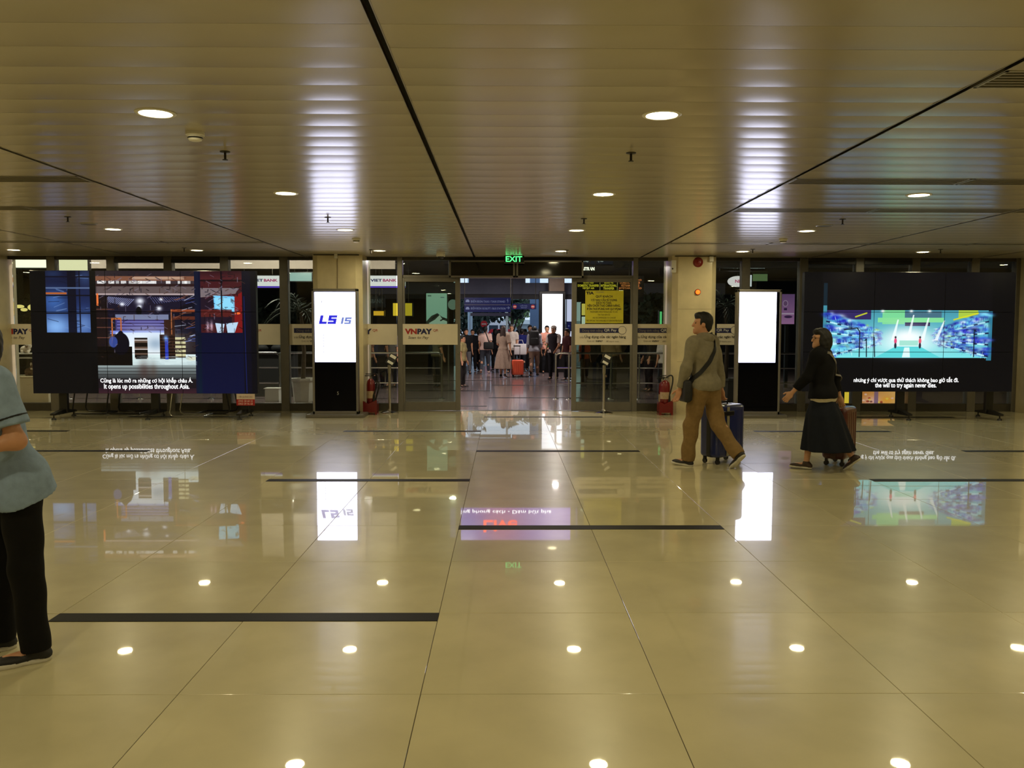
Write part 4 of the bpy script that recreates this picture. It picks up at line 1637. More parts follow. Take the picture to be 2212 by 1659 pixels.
# ---------------------------------------------------------------- the two advertising totems
def totem(xp0, xp1, Y, label, screen_px, glow):
    a, b = at(xp0, 880, Y), at(xp1, 880, Y)
    x0, x1 = a.x, b.x
    H = 2.155
    t = thing('advertising_totem', label, 'digital kiosk', ((x0 + x1) / 2, Y + 0.1, 0))
    obj('plinth', MB().rbox((x0 - 0.10, Y - 0.10, 0), (x1 + 0.10, Y + 0.42, 0.055), 0.006, 1), m_alu, t)
    fr = MB()
    w = 0.035
    fr.rbox((x0, Y, 0.05), (x0 + w, Y + 0.16, H), 0.005, 1).rbox((x1 - w, Y, 0.05), (x1, Y + 0.16, H), 0.005, 1)
    fr.rbox((x0, Y, H - 0.045), (x1, Y + 0.16, H), 0.005, 1).rbox((x0, Y, 0.05), (x1, Y + 0.16, 0.105), 0.005, 1)
    fr.box((x0 + 0.01, Y + 0.12, 0.06), (x1 - 0.01, Y + 0.155, H - 0.01))
    obj('metal_frame', fr, m_steel_paint, t)
    obj('front_glass', MB().box((x0 + w, Y + 0.012, 0.10), (x1 - w, Y + 0.03, H - 0.045)), mat('black_front_glass', (7, 7, 15), rough=0.06, spec=0.12, vary=0.05), t)
    sa, sb = at(screen_px[0], screen_px[3], Y + 0.01), at(screen_px[2], screen_px[1], Y + 0.01)
    sc = obj('screen', MB().box((sa.x, Y + 0.008, sa.z), (sb.x, Y + 0.013, sb.z)), glow, t)
    return t, sc


m_steel_paint = mat('satin_grey_metal', (132, 128, 122), rough=0.3, metal=0.4, vary=0.04)
m_scrL = emit_mat('white_screen', (226, 228, 255), 5.0)
tL, scL = totem(676, 774, 14.28, 'tall grey digital totem with a white screen showing blue lettering', (681, 631, 768, 782), m_scrL)
YT = 14.285


def stroke_glyph(strokes, px, Y, w, m, parent, shear=0.22):
    """squared slanted letter drawn with even strokes; px = its pixel box"""
    a, b = at(px[0], px[3], Y), at(px[2], px[1], Y)
    W, H = b.x - a.x, b.z - a.z
    mb = MB()
    for p_, q_ in strokes:
        x0, x1 = sorted((p_[0], q_[0]))
        z0, z1 = sorted((p_[1], q_[1]))
        X0, X1 = a.x + w / 2 + x0 * (W - w) - w / 2, a.x + w / 2 + x1 * (W - w) + w / 2
        Z0, Z1 = w * .4 + z0 * (H - w * .8) - w * .4, w * .4 + z1 * (H - w * .8) + w * .4
        mb.quad((X0 + Z0 * shear, Y, a.z + Z0), (X1 + Z0 * shear, Y, a.z + Z0), (X1 + Z1 * shear, Y, a.z + Z1), (X0 + Z1 * shear, Y, a.z + Z1))
    return obj('letter', mb, m, parent)


L_ = [((0, 1), (0, 0)), ((0, 0), (1, 0))]
S_ = [((1, 1), (0, 1)), ((0, 1), (0, .5)), ((0, .5), (1, .5)), ((1, .5), (1, 0)), ((1, 0), (0, 0))]
I_ = [((.5, 1), (.5, 0))]
mL1, mL2 = emit_mat('blue_screen_letter', (46, 44, 215), 1.0), emit_mat('pale_blue_screen_letter', (130, 150, 228), 0.8)
stroke_glyph(L_, (688.5, 681, 705, 700), YT, 0.052, mL1, scL)
stroke_glyph(S_, (707, 681, 725, 700), YT, 0.050, mL1, scL)
stroke_glyph(I_, (736, 685.5, 740, 700), YT, 0.038, mL2, scL)
stroke_glyph(S_, (743, 685.5, 757, 700), YT, 0.036, mL2, scL)
tpx('r', (694, 649, 700, 655), YT, emit_mat('grey_screen_mark', (170, 170, 175), 0.8), scL, name='mark')
for i in range(7):
    y = 724 + i * 6
    p = at(699, y, YT)
    obj('bullet', MB().cyl((p.x, YT, p.z), (p.x, YT - 0.001, p.z), 0.010, n=8), MATS['grey_screen_mark'], scL)
tpx('5', (728, 846, 732, 853), YT, mat('pale_print', (150, 150, 150)), tL, name='mark')
tR, scR = totem(1589, 1684, 14.28, 'tall grey digital totem with a blank bright white screen', (1592, 631, 1678, 783), m_scrL)

# ---------------------------------------------------------------- stickers and notices on the glass
m_stick = mat('sticker_white', (222, 212, 192), rough=0.5, vary=0.03)
m_navy = mat('print_navy', (22, 26, 78), rough=0.5)
m_redp = mat('print_red', (168, 44, 40), rough=0.5)
m_ink = mat('print_ink', (34, 32, 36), rough=0.5)
m_palep = mat('print_pale', (206, 204, 200), rough=0.5)
m_greyp = mat('print_grey', (140, 130, 120), rough=0.5)


def pay_sticker(x0, x1, Y, label, right=None):
    s = thing('window_sticker', label, 'sticker', at((x0 + x1) / 2, 722, Y), 'payment stickers on the glass')
    obj('film', pxbox(MB(), x0, 700, x1, 744.5, Y, 0.003), m_stick, s)
    r = right or x1
    y = Y - 0.003
    tpx('VN', (r - 114, 710, r - 88, 722), y, m_redp, s, bold=0.055)
    tpx('PAY', (r - 87, 710, r - 55, 722), y, m_navy, s, bold=0.055)
    tpx('QR', (r - 53, 711, r - 42, 717), y, m_redp, s)
    tpx('Scan to Pay', (r - 107, 726, r - 62, 734), y, m_greyp, s, shear=0.2, bold=0.025)
    return s


def qrpay_sticker(x0, x1, Y, label, left=None, films=None):
    s = thing('window_sticker', label, 'sticker', at((x0 + x1) / 2, 722, Y), 'payment stickers on the glass')
    obj('film', pxbox(MB(), x0, 700, x1, 745, Y, 0.003), films or m_stick, s)
    l = left or x0
    y = Y - 0.003
    w = x1 - 2

    def put(body, b, m, **k):
        if b[2] <= w:
            tpx(body, b, y - 0.002, m, s, **k)
        elif b[0] < w - 8:
            f = (w - b[0]) / (b[2] - b[0])
            tpx(body[:max(2, int(len(body) * f))], (b[0], b[1], w, b[3]), y - 0.002, m, s, **k)
    obj('blue_band', pxbox(MB(), l + 10, 709, min(l + 98, w), 719, y, 0.002), m_navy, s)
    put('Dùng tính năng', (l + 16, 711, l + 60, 718), m_greyp)
    put('QR Pay', (l + 63, 710.5, l + 90, 717.5), m_palep, bold=0.02)
    if l + 115 < w:
        c = at(l + 102, 713.5, y)
        obj('ring', MB().cyl((c.x, y - 0.001, c.z), (c.x, y, c.z), 0.075, n=24), m_navy, s)
        obj('disc', MB().cyl((c.x, y - 0.003, c.z), (c.x, y - 0.001, c.z), 0.068, n=24), m_stick, s)
    put('trên', (l + 10, 726, l + 19, 731), m_greyp)
    put('Ứng dụng của các ngân hàng', (l + 21, 723, l + 110, 732), m_ink, bold=0.015)
    put('Quét mã', (l + 26, 735, l + 42, 739), m_greyp)
    put('VNPAY', (l + 44, 735, l + 60, 739), m_ink, bold=0.02)
    put('để thanh toán', (l + 67, 735, l + 95, 739), m_greyp)
    return s


GY = FAC - 0.006
pay_sticker(863.5, 988.5, FAC - 0.062, 'white scan-to-pay sticker across the sliding leaf, red and navy lettering')
pay_sticker(780, 858, GY, 'white scan-to-pay sticker on the pane between column and sliding door', 858)
pay_sticker(500, 607, GY, 'white scan-to-pay sticker partly hidden by the end of the warehouse video wall', 607)
pay_sticker(22, 104, GY, 'white scan-to-pay sticker on the endmost pane above the toys', 116)
qrpay_sticker(625, 684, GY, 'dim bank-app sticker between mullion and the totem with blue lettering')
qrpay_sticker(1242, 1366, FAC - 0.062, 'white bank-app sticker with navy band across a sliding door leaf')
qrpay_sticker(1373, 1454, GY, 'bank-app sticker on the pane beside the column with the red lamp', 1364)
qrpay_sticker(1548, 1604, GY, 'bank-app sticker on the pane between column and blank totem', 1485)

n = thing('taxi_notice', 'yellow paper notice about official taxis taped to the sliding door glass', 'notice', at(1305, 664, FAC - 0.04))
obj('sheet', pxbox(MB(), 1264, 627.5, 1347, 698, FAC - 0.040, 0.003), mat('yellow_paper', (206, 196, 44), rough=0.6, vary=0.04), n)
yN = FAC - 0.043
tpx('TIA', (1266, 630, 1283, 636), yN, m_ink, n, bold=0.05)
tpx('TAN SON NHAT', (1287, 630, 1305, 632.5), yN, m_greyp, n)
for t_, b_ in (('QUÝ KHÁCH', (1287, 637, 1323, 643.5)), ('CÓ NHU CẦU SỬ DỤNG', (1277, 643.5, 1333, 651.5)), ('DỊCH VỤ TAXI,', (1288, 651.5, 1321, 658)),
               ('NÊN CHỌN TAXI CHÍNH HÃNG,', (1269, 656.5, 1340, 664)), ('ĐÓN TAXI ĐÚNG NƠI QUY ĐỊNH', (1268, 664, 1342, 671))):
    tpx(t_, b_, yN, m_ink, n, bold=0.02)
for t_, b_ in (('PASSENGERS WHO WOULD LIKE TO USE', (1275, 672, 1334, 675.5)), ('THE TAXI SERVICE', (1291, 678.5, 1318, 681.5)), ('ARE RECOMMENDED TO CHOOSE', (1280, 685, 1330, 688)), ('THE OFFICIAL TAXI AVAILABLE AT DESIGNATED PLACE', (1266, 691, 1344, 694.5))):
    tpx(t_, b_, yN, mat('print_olive', (70, 66, 20)), n)

# EXIT sign hanging before the header
s = thing('exit_sign', 'hanging black exit sign with glowing green letters above the doorway', 'exit sign', at(1110, 560, 14.95))
YE = 14.95
obj('case', pxbox(MB(), 1089, 552, 1132, 567.5, YE, 0.05, 0.004), mat('exit_case', (12, 20, 14), rough=0.4, vary=0.1), s)
tpx('EXIT', (1092.5, 553.5, 1128, 565.5), YE - 0.004, emit_mat('green_glow', (90, 255, 140), 1.6), s, bold=0.02)
p = at(1089, 568.5, YE)
q = at(1133, 567.5, YE)
obj('bottom_lip', MB().box((p.x, YE - 0.01, p.z), (q.x, YE + 0.06, q.z)), m_alu, s)
obj('hanger', MB().cyl((p.x + 0.18, YE + 0.025, q.z + 0.12), (p.x + 0.18, YE + 0.025, CEIL), 0.008, n=8), m_alu, s)

# ---------------------------------------------------------------- posts, extinguishers, chairs
def sign_post(px, Y, label, tilt):
    x = at(px, 880, Y).x
    s = thing('sign_post', label, 'sign stand', (x, Y, 0), 'steel sign posts at the doors')
    obj('base', MB().lathe([(0.0, 0), (0.165, 0), (0.165, 0.012), (0.14, 0.022), (0.05, 0.04), (0.03, 0.07), (0.0, 0.07)], (x, Y, 0), 32), m_chrome, s, True)
    obj('post', MB().cyl((x, Y, 0.03), (x, Y, 0.83), 0.024, n=20), m_chrome, s, True)
    obj('collar', MB().cyl((x, Y, 0.70), (x, Y, 0.85), 0.031, n=20), m_steel, s, True)
    hd = MB().rbox((-0.075, -0.006, -0.105), (0.075, 0.006, 0.105), 0.004, 1)
    M = Matrix.Translation((x + tilt * 0.04, Y, 0.945)) @ Matrix.Rotation(R(30 * tilt), 4, 'Y') @ Matrix.Rotation(R(-25), 4, 'X')
    hp = obj('sign_holder', hd.xform(M), m_black, s)
    pp = MB().box((-0.06, -0.009, 0.03), (0.05, -0.0065, 0.085)).xform(M)
    obj('paper', pp, m_white, hp)
    pp = MB().box((-0.045, -0.009, -0.085), (0.06, -0.0065, -0.04)).xform(M)
    obj('paper', pp, m_white, hp)


sign_post(842, 15.06, 'chrome sign post with round base in front of the scan-to-pay pane', 1)
sign_post(1304, 15.06, 'chrome sign post with round base below the yellow taxi notice', 1)

m_ext = mat('extinguisher_red', (112, 16, 18), rough=0.3, spec=0.5, vary=0.06, coat=0.3)


def extinguisher(x, Y, label, H=0.52, r=0.075, stand=True):
    s = thing('fire_extinguisher', label, 'fire extinguisher', (x, Y, 0), 'fire extinguishers by the columns')
    z = 0.10 if stand else 0.0
    obj('cylinder', MB().lathe([(0, z), (r * .9, z), (r, z + 0.02), (r, z + H * .8), (r * .85, z + H * .92), (r * .35, z + H), (0, z + H)], (x, Y, 0), 20), m_ext, s, True)
    v = obj('valve', MB().cyl((x, Y, z + H), (x, Y, z + H + 0.05), 0.018, n=10), m_steel, s, True)
    obj('lever', MB().rbox((x - 0.10, Y - 0.012, z + H + 0.045), (x + 0.02, Y + 0.012, z + H + 0.06), 0.003, 1).rbox((x - 0.09, Y - 0.012, z + H + 0.075), (x + 0.02, Y + 0.012, z + H + 0.088), 0.003, 1), m_black, v)
    pts = [(x + 0.015, Y, z + H + 0.04)]
    for i in range(13):
        t = i / 12
        pts.append((x + 0.02 + 0.105 * math.sin(t * math.pi * .86), Y - 0.06 * t, z + H + 0.05 + 0.16 * math.sin(t * math.pi) - t * H * 0.62))
    obj('hose', MB().tube(pts, 0.013, 8), m_black, s, True)
    obj('nozzle', MB().cyl(pts[-1], (pts[-1][0] - 0.005, pts[-1][1], pts[-1][2] - 0.2), 0.016, 0.034, 12), m_black, s, True)
    obj('instruction_label', MB().lathe([(r + 0.001, z + H * .35), (r + 0.0015, z + H * .36), (r + 0.0015, z + H * .58), (r + 0.001, z + H * .59)], (x, Y, 0), 20), mat('extinguisher_label', (176, 150, 120), rough=0.5, vary=0.15, scale=30), s)
    if stand:
        st = MB()
        st.prism([(x - 0.12, 0.0), (x - 0.12, 0.24), (x - 0.03, 0.19), (x + 0.12, 0.26), (x + 0.12, 0.0), (x + 0.09, 0.0), (x + 0.08, 0.04), (x - 0.08, 0.04), (x - 0.09, 0.0)], Y - 0.115, Y - 0.105)
        st.box((x - 0.12, Y - 0.105, 0.04), (x + 0.12, Y + 0.11, 0.055)).box((x - 0.12, Y - 0.11, 0.0), (x - 0.112, Y + 0.11, 0.22)).box((x + 0.112, Y - 0.11, 0.0), (x + 0.12, Y + 0.11, 0.22))
        obj('tray', st, m_ext, s)


extinguisher(-2.335, 14.835, 'red fire extinguisher with black hose beside the lettered totem')
extinguisher(at(804, 888, 15.2).x, 15.24, 'second red extinguisher, half hidden behind the one by the lettered totem', H=0.46, r=0.06, stand=False)
extinguisher(2.80, 14.80, 'red fire extinguisher in a tray at the foot of the column with the red lamp', H=0.50, r=0.085)
extinguisher(at(1430, 890, 15.2).x, 15.22, 'dark-shadowed extinguisher behind the trayed one near the door pane', H=0.55, r=0.06, stand=False)

m_seat = mat('black_seat_vinyl', (20, 19, 19), rough=0.5, vary=0.1)


def cantilever_chair(x, y, flip, label, fm):
    c = thing('cantilever_chair', label, 'chair', (x, y, 0), 'cantilever chairs behind the video wall')
    f = flip
    for s in (-1, 1):
        pts = [(x + 0.24 * f, y + s * 0.23, 0.46), (x - 0.20 * f, y + s * 0.23, 0.45), (x - 0.25 * f, y + s * 0.23, 0.40), (x - 0.30 * f, y + s * 0.23, 0.08), (x - 0.28 * f, y + s * 0.23, 0.03), (x - 0.23 * f, y + s * 0.23, 0.012), (x + 0.26 * f, y + s * 0.23, 0.012)]
        obj('sled_leg', MB().tube(pts, 0.0125, 10), fm, c, True)
        obj('back_post', MB().tube([(x + 0.22 * f, y + s * 0.23, 0.46), (x + 0.27 * f, y + s * 0.23, 0.55), (x + 0.32 * f, y + s * 0.23, 0.88)], 0.0125, 10), fm, c, True)
    obj('floor_bar', MB().cyl((x + 0.26 * f, y - 0.23, 0.012), (x + 0.26 * f, y + 0.23, 0.012), 0.0125, n=10), fm, c, True)
    obj('seat', MB().rbox((x - 0.24, y - 0.22, 0.45), (x + 0.24, y + 0.22, 0.51), 0.02, 2), m_seat, c)
    xb = x + 0.29 * f
    obj('backrest', MB().rbox((xb - 0.02, y - 0.22, 0.60), (xb + 0.02, y + 0.22, 0.90), 0.015, 2), m_seat, c)


for px, f, lab, fm in ((200, 1, 'black-framed cantilever chair behind the video wall, first from the wall end', m_blackmetal), (272, 1, 'black-framed cantilever chair behind the video wall, next to the middle stand', m_blackmetal),
                       (408, 1, 'chrome-framed cantilever chair seen below the video wall', m_chrome), (470, -1, 'black-framed cantilever chair behind the chrome-framed one', m_blackmetal)):
    yy = {200: 15.0, 272: 15.0, 408: 14.55, 470: 15.08}[px]
    cantilever_chair(at(px + (8 if f > 0 else -2), 890, yy).x, yy, f, lab, fm)

# ---------------------------------------------------------------- ceiling and column fittings
def sprinkler(x, y, label):
    s = thing('sprinkler', label, 'sprinkler', (x, y, CEIL), 'ceiling sprinklers')
    obj('escutcheon', MB().lathe([(0, 0), (0.038, 0), (0.034, -0.008), (0.014, -0.012), (0, -0.012)], (x, y, CEIL - 0.001), 16), m_sprk, s, True)
    obj('stem', MB().cyl((x, y, CEIL - 0.01), (x, y, CEIL - 0.06), 0.009, n=8), m_sprk, s, True)
    obj('deflector', MB().cyl((x, y, CEIL - 0.06), (x, y, CEIL - 0.064), 0.019, n=12), m_sprk, s, True)


m_sprk = mat('sprinkler_brass', (52, 46, 36), rough=0.4, metal=0.5, vary=0.1)
for x, y, rw in ((-2.0, 6.2, 'between the fourth and third lamp rows'), (0.905, 6.2, 'between the fourth and third lamp rows'), (-4.975, 9.84, 'before the second lamp row'), (-2.02, 9.84, 'before the second lamp row'), (0.91, 9.9, 'before the second lamp row'), (3.89, 9.88, 'before the second lamp row'),
                 (-5.08, 13.65, 'nearest the glass front'), (-2.16, 13.9, 'nearest the glass front'), (1.0, 13.9, 'nearest the glass front'), (3.95, 13.65, 'nearest the glass front'), (6.93, 13.6, 'nearest the glass front')):
    i = round((x - 0.9246) / 2.975) + 4
    sprinkler(x, y, f'dark ceiling sprinkler, {rw}, {ordn[i]} lamp column')
for x, y, lab in ((-2.0, 5.61, 'white smoke detector near the large lit downlight overhead'), (-2.1, 12.17, 'white smoke detector above the lettered totem'), (3.93, 12.1, 'white smoke detector above the blank totem')):
    s = thing('smoke_detector', lab, 'smoke detector', (x, y, CEIL), 'smoke detectors')
    obj('base', MB().lathe([(0, 0), (0.06, 0), (0.06, -0.018), (0.056, -0.022), (0, -0.022)], (x, y, CEIL - 0.001), 24), m_white, s, True)
    obj('chamber', MB().lathe([(0.05, -0.022), (0.05, -0.030), (0.040, -0.052), (0.03, -0.056), (0, -0.056)], (x, y, CEIL - 0.001), 24), m_white, s, True)
    obj('vent_ring', MB().lathe([(0.047, -0.032), (0.049, -0.034), (0.046, -0.042), (0.044, -0.040)], (x, y, CEIL - 0.001), 24), m_black, s)
for x, y, lab in ((-5.06, 10.5, 'flush round ceiling speaker on the darker left bay'), (3.91, 10.5, 'flush round ceiling speaker beside a lamp on the right bay')):
    s = thing('ceiling_speaker', lab, 'speaker', (x, y, CEIL), 'ceiling speakers')
    obj('rim', MB().lathe([(0.10, 0), (0.10, -0.008), (0.088, -0.012), (0.088, -0.004)], (x, y, CEIL), 28), m_vent, s, True)
    obj('grille', MB().cyl((x, y, CEIL - 0.004), (x, y, CEIL - 0.008), 0.088, n=28), m_alu, s)
s = thing('dome_camera', 'white dome security camera on the ceiling before the door header', 'security camera', (-1.09, 14.62, CEIL))
obj('base', MB().lathe([(0, 0), (0.075, 0), (0.075, -0.045), (0.068, -0.05), (0, -0.05)], (-1.09, 14.62, CEIL - 0.001), 24), m_white, s, True)
obj('dome', MB().ell((-1.09, 14.62, CEIL - 0.05), (0.058, 0.058, 0.045), 20, 10), mat('smoked_dome', (12, 12, 14), rough=0.08, vary=0.05), s, True)


def box_fitting(px, py, Y, w, h, d, label, m, name='junction_box', cat='fitting', lens=False):
    p = at(px, py, Y)
    s = thing(name, label, cat, p)
    obj('case', MB().rbox((p.x - w / 2, Y - d, p.z - h / 2), (p.x + w / 2, Y, p.z + h / 2), 0.005, 1), m, s)
    if lens:
        obj('lens', MB().cyl((p.x - w * .3, Y - d - 0.004, p.z - h * .2), (p.x - w * .3, Y - d + 0.002, p.z - h * .2), 0.014, n=12), m_black, s)
    else:
        obj('cover', MB().rbox((p.x - w * .42, Y - d - 0.004, p.z - h * .42), (p.x + w * .42, Y - d, p.z + h * .42), 0.002, 1), m, s)


box_fitting(1454, 576, 14.90, 0.08, 0.21, 0.08, 'pale upright sensor box at the edge of the column with the red lamp', m_white, 'motion_sensor', 'sensor', True)
box_fitting(1536, 560, 14.88, 0.07, 0.09, 0.05, 'small white box at the top corner of the column with the red lamp', m_white)
box_fitting(726, 553, 14.78, 0.05, 0.09, 0.05, 'small pale cable box at the top of the column behind the lettered totem', m_white)
x = at(729, 600, 14.79).x
tag(obj('cable', MB().tube([(x, 14.79, CEIL - 0.01), (x + 0.004, 14.79, 2.5), (x, 14.79, 2.15)], 0.006, 6), mat('pale_cable', (150, 136, 108), rough=0.6), None, True), 'thin pale cable running down the column behind the lettered totem', 'cable')
x = at(1540, 590, 14.93).x
tag(obj('cable', MB().tube([(x, 14.93, CEIL - 0.01), (x - 0.01, 14.93, 2.5), (x, 14.93, 2.25), (x - 0.01, 14.93, 2.05)], 0.005, 6), m_black, None, True), 'thin dark cable hanging at the corner of the column with the red lamp', 'cable')
p = at(1508, 566.5, 14.90)
s = thing('alarm_bell', 'round red fire alarm bell high on the column', 'alarm bell', p)
M = Matrix.Translation(p) @ Matrix.Rotation(R(90), 4, 'X')
obj('gong', MB().lathe([(0, 0.05), (0.04, 0.05), (0.075, 0.03), (0.088, 0.0), (0, 0.0)], (0, 0, 0), 28).xform(M), mat('alarm_red', (128, 30, 24), rough=0.35, vary=0.06), s, True)
obj('boss', MB().lathe([(0, 0.062), (0.02, 0.06), (0.026, 0.05), (0, 0.05)], (0, 0, 0), 16).xform(M), MATS['alarm_red'], s, True)
p = at(1507, 631, 14.90)
s = thing('alarm_lamp', 'small glowing orange-red alarm lamp on the column', 'alarm lamp', p)
M = Matrix.Translation(p) @ Matrix.Rotation(R(90), 4, 'X')
obj('base', MB().lathe([(0, 0.02), (0.05, 0.02), (0.054, 0), (0, 0)], (0, 0, 0), 24).xform(M), MATS['alarm_red'], s, True)
obj('bulb', MB().lathe([(0, 0.055), (0.022, 0.05), (0.036, 0.035), (0.04, 0.02), (0, 0.02)], (0, 0, 0), 20).xform(M), emit_mat('orange_glow', (255, 110, 30), 2.2), s, True)
# ---------------------------------------------------------------- beyond the glass: light boxes, signs, barriers
def lightbox(px, Y, label, m, name='light_box', cat='light box', depth=0.12, frame=None, fw=0.025, hang='up'):
    x0, y0, x1, y1 = px
    a, b = at(x0, y1, Y), at(x1, y0, Y)
    s = thing(name, label, cat, (a + b) / 2)
    obj('case', MB().box((a.x - fw, Y + 0.006, a.z - fw), (b.x + fw, Y + depth, b.z + fw)), frame or m_black, s)
    if any(q.type == 'TEX_IMAGE' for q in m.node_tree.nodes):
        f = screen_quad('face', a.x, a.z, b.x, b.z, Y, 0, 0, 1, 1, m, s)
    else:
        f = obj('face', MB().box((a.x, Y, a.z), (b.x, Y + 0.006, b.z)), m, s)
    if hang == 'up':
        for x in (a.x + (b.x - a.x) * .2, a.x + (b.x - a.x) * .8):
            obj('hanger', MB().cyl((x, Y + depth * .6, b.z), (x, Y + depth * .6, 4.2 if Y < 20 else 3.45), 0.010, n=6), m_alu_dk, s)
    elif hang == 'down':
        obj('stand', MB().box(((a.x + b.x) / 2 - 0.04, Y + 0.02, 0), ((a.x + b.x) / 2 + 0.04, Y + depth, b.z)), m_black, s)
    return s, f


def hanger(s, x, z0, z1, Y):
    obj('hanger', MB().cyl((x, Y, z0), (x, Y, z1), 0.012, n=6), m_alu_dk, s)


# LED display over the way out: seen from here only in the polished floor
P = Pic(975, 0, 1250, 80, 2.0)
P.grad(975, 0, 1250, 80, (92, 80, 200), (150, 120, 210), False)
P.glow(1060, 40, 70, 60, (214, 90, 130), .8)
P.glow(1010, 30, 60, 60, (90, 90, 220), .8)
P.glow(1200, 40, 60, 50, (150, 120, 220), .7)
m_led = image_mat('led_gradient', P.image('led_gradient'), 1.8)
a, b = Vector((-1.28, 20.0, 2.74)), Vector((1.72, 20.0, 3.60))
_led = s = thing('led_display', 'wide violet LED display hung high in the hall, mirrored upside down in the floor', 'display', (0.2, 20.05, 2.8))
obj('case', MB().box((a.x - 0.03, 19.86, a.z - 0.03), (b.x + 0.03, 19.98, b.z + 0.03)), m_black, s)
screen_quad('screen', a.x, a.z, b.x, b.z, 19.855, 0, 0, 1, 1, m_led, s)
text('Sống phong cách - Dám bứt phá', (-1.15, 2.78, 1.10, 2.90), 19.85, emit_mat('white_led', (255, 255, 255), 5.0), s)
text('Live', (-0.50, 3.03, 0.30, 3.30), 19.85, emit_mat('red_led', (255, 70, 60), 3.5), s, bold=0.02)

m_lbw = emit_mat('warm_white_box', (255, 248, 228), 2.6)
lightbox((18, 546, 104, 578), 18.6, 'overexposed white light box high behind the endmost pane', m_lbw)
lightbox((121, 546, 188, 584), 18.8, 'cream light box high behind the second pane from the wall', emit_mat('cream_box', (252, 244, 205), 1.7))

m_bankw = emit_mat('bank_white', (250, 246, 255), 1.5)
m_bankp = emit_mat('bank_purple', (110, 80, 230), 1.2)
m_bl_navy = emit_mat('bank_navy_letter', (40, 40, 130), 0.6)
m_bl_pink = emit_mat('bank_pink_letter', (230, 70, 150), 0.9)
for x0, x1, tx, lab in ((506, 607, 545, 'white bank sign with a purple base, cut by the end of the video wall'), (777, 876, 802, 'white bank sign with a purple base and orange disc, behind the pane by the column')):
    s, f = lightbox((x0, 595.5, x1, 621), 24.0, lab, m_bankw, 'bank_sign', 'sign')
    obj('purple_base', pxbox(MB(), x0, 618, x1, 621.5, 23.99, 0.005), m_bankp, s)
    w = (x1 - 25) - tx
    tpx('VIET', (tx - 2, 602.5, tx + 23, 608.5), 23.99, m_bl_navy, f, bold=0.04)
    tpx('BANK', (tx + 25, 602.5, tx + 55, 608.5), 23.99, m_bl_pink, f, bold=0.04)
    c = at(tx - 13, 606, 23.99)
    obj('disc_logo', MB().cyl((c.x, 23.985, c.z), (c.x, 23.99, c.z), 0.075, n=16), emit_mat('orange_logo', (240, 130, 40), 1.0), f)
lightbox((626, 589, 673, 607), 25.0, 'pale cyan light panel high behind the pane by the lettered totem', emit_mat('cyan_panel', (200, 240, 240), 1.0))  # glowing panel put in for the light of a bright window
s, f = lightbox((778, 640, 829, 662), 25.5, 'dim dark bank sign with grey letters behind the pane by the column', mat('dim_sign', (28, 36, 40), rough=0.4))
tpx('ONGBANK', (780, 646, 828, 655), 25.49, mat('dim_letter', (96, 110, 112)), f, bold=0.02)
lightbox((849, 655, 890, 682), 25.6, 'yellow light box behind the frame of the sliding door', emit_mat('yellow_box', (250, 210, 60), 1.3))
lightbox((807, 672, 829, 681.5), 24.7, 'small yellow light box lower behind the pane by the column', emit_mat('yellow_box_small', (248, 190, 50), 1.2))
P = Pic(921, 633, 966, 701, 4.0, (190, 236, 226))
P.grad(921, 633, 966, 701, (196, 240, 232), (176, 226, 220))
P.poly([(921, 701), (921, 694), (932, 682), (945, 676), (955, 684), (966, 688), (966, 701)], (60, 70, 66))
P.poly([(926, 698), (940, 690), (950, 680), (956, 690), (966, 694), (966, 701), (930, 701)], (205, 232, 226))
P.line(934, 688, 944, 680, 2.5, (20, 26, 28))
P.line(952, 692, 960, 688, 2.5, (24, 30, 30))
P.rect(924, 637, 932, 640, (120, 150, 146))
P.rect(952, 641, 960, 643, (130, 150, 170))
lightbox((921, 633.5, 965.5, 701), 23.5, 'pale cyan poster light box with a mountain picture behind the sliding leaf', image_mat('mountain_poster', P.image('mountain_poster'), 1.0), hang='down')
c = at(978, 658, 23.0)
s = thing('round_mirror', 'pale round convex mirror on a pole by the poster light box', 'mirror', (c.x, 23.0, 0))
obj('pole', MB().cyl((c.x - 0.12, 23.05, 0), (c.x - 0.12, 23.05, c.z + 0.25), 0.02, n=8), m_alu, s)
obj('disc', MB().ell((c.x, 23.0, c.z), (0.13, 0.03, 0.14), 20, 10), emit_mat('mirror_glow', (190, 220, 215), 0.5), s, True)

# right of the way out
s, f = lightbox((1240, 556, 1332, 571), 21.0, 'dark blue flight board with white letters above the sliding leaf', emit_mat('board_blue', (34, 42, 62), 0.6), 'flight_board', 'display')
m_wl = emit_mat('white_led_letter', (235, 250, 255), 1.4)
tpx('Hà Nội', (1257, 561, 1271, 567), 20.985, m_wl, f)
tpx('VJ 165', (1290, 560.5, 1303, 567), 20.985, m_wl, f)
s = thing('letter_sign', 'white glowing block letters hanging behind the glass above the notice', 'sign', at(1270, 580, 20.4))
obj('rail', pxbox(MB(), 1240, 584.5, 1290, 586, 20.4, 0.03), m_black, s)
for px in (1246, 1286):
    q = at(px, 585, 20.42)
    hanger(s, q.x, q.z, 3.45, 20.42)
tpx('AITRAN', (1256, 577, 1284, 584), 20.395, emit_mat('white_tube_letter', (255, 250, 240), 2.4), s, bold=0.03, thick=0.02)
s, f = lightbox((1246, 598, 1389, 650), 20.2, 'black transfer sign in three columns of glowing yellow words above the notice', mat('sign_black', (12, 11, 10), rough=0.4), 'transfer_sign', 'sign')
m_yl = emit_mat('yellow_led', (255, 226, 70), 1.5)
m_rl = emit_mat('amber_led', (255, 150, 90), 1.1)
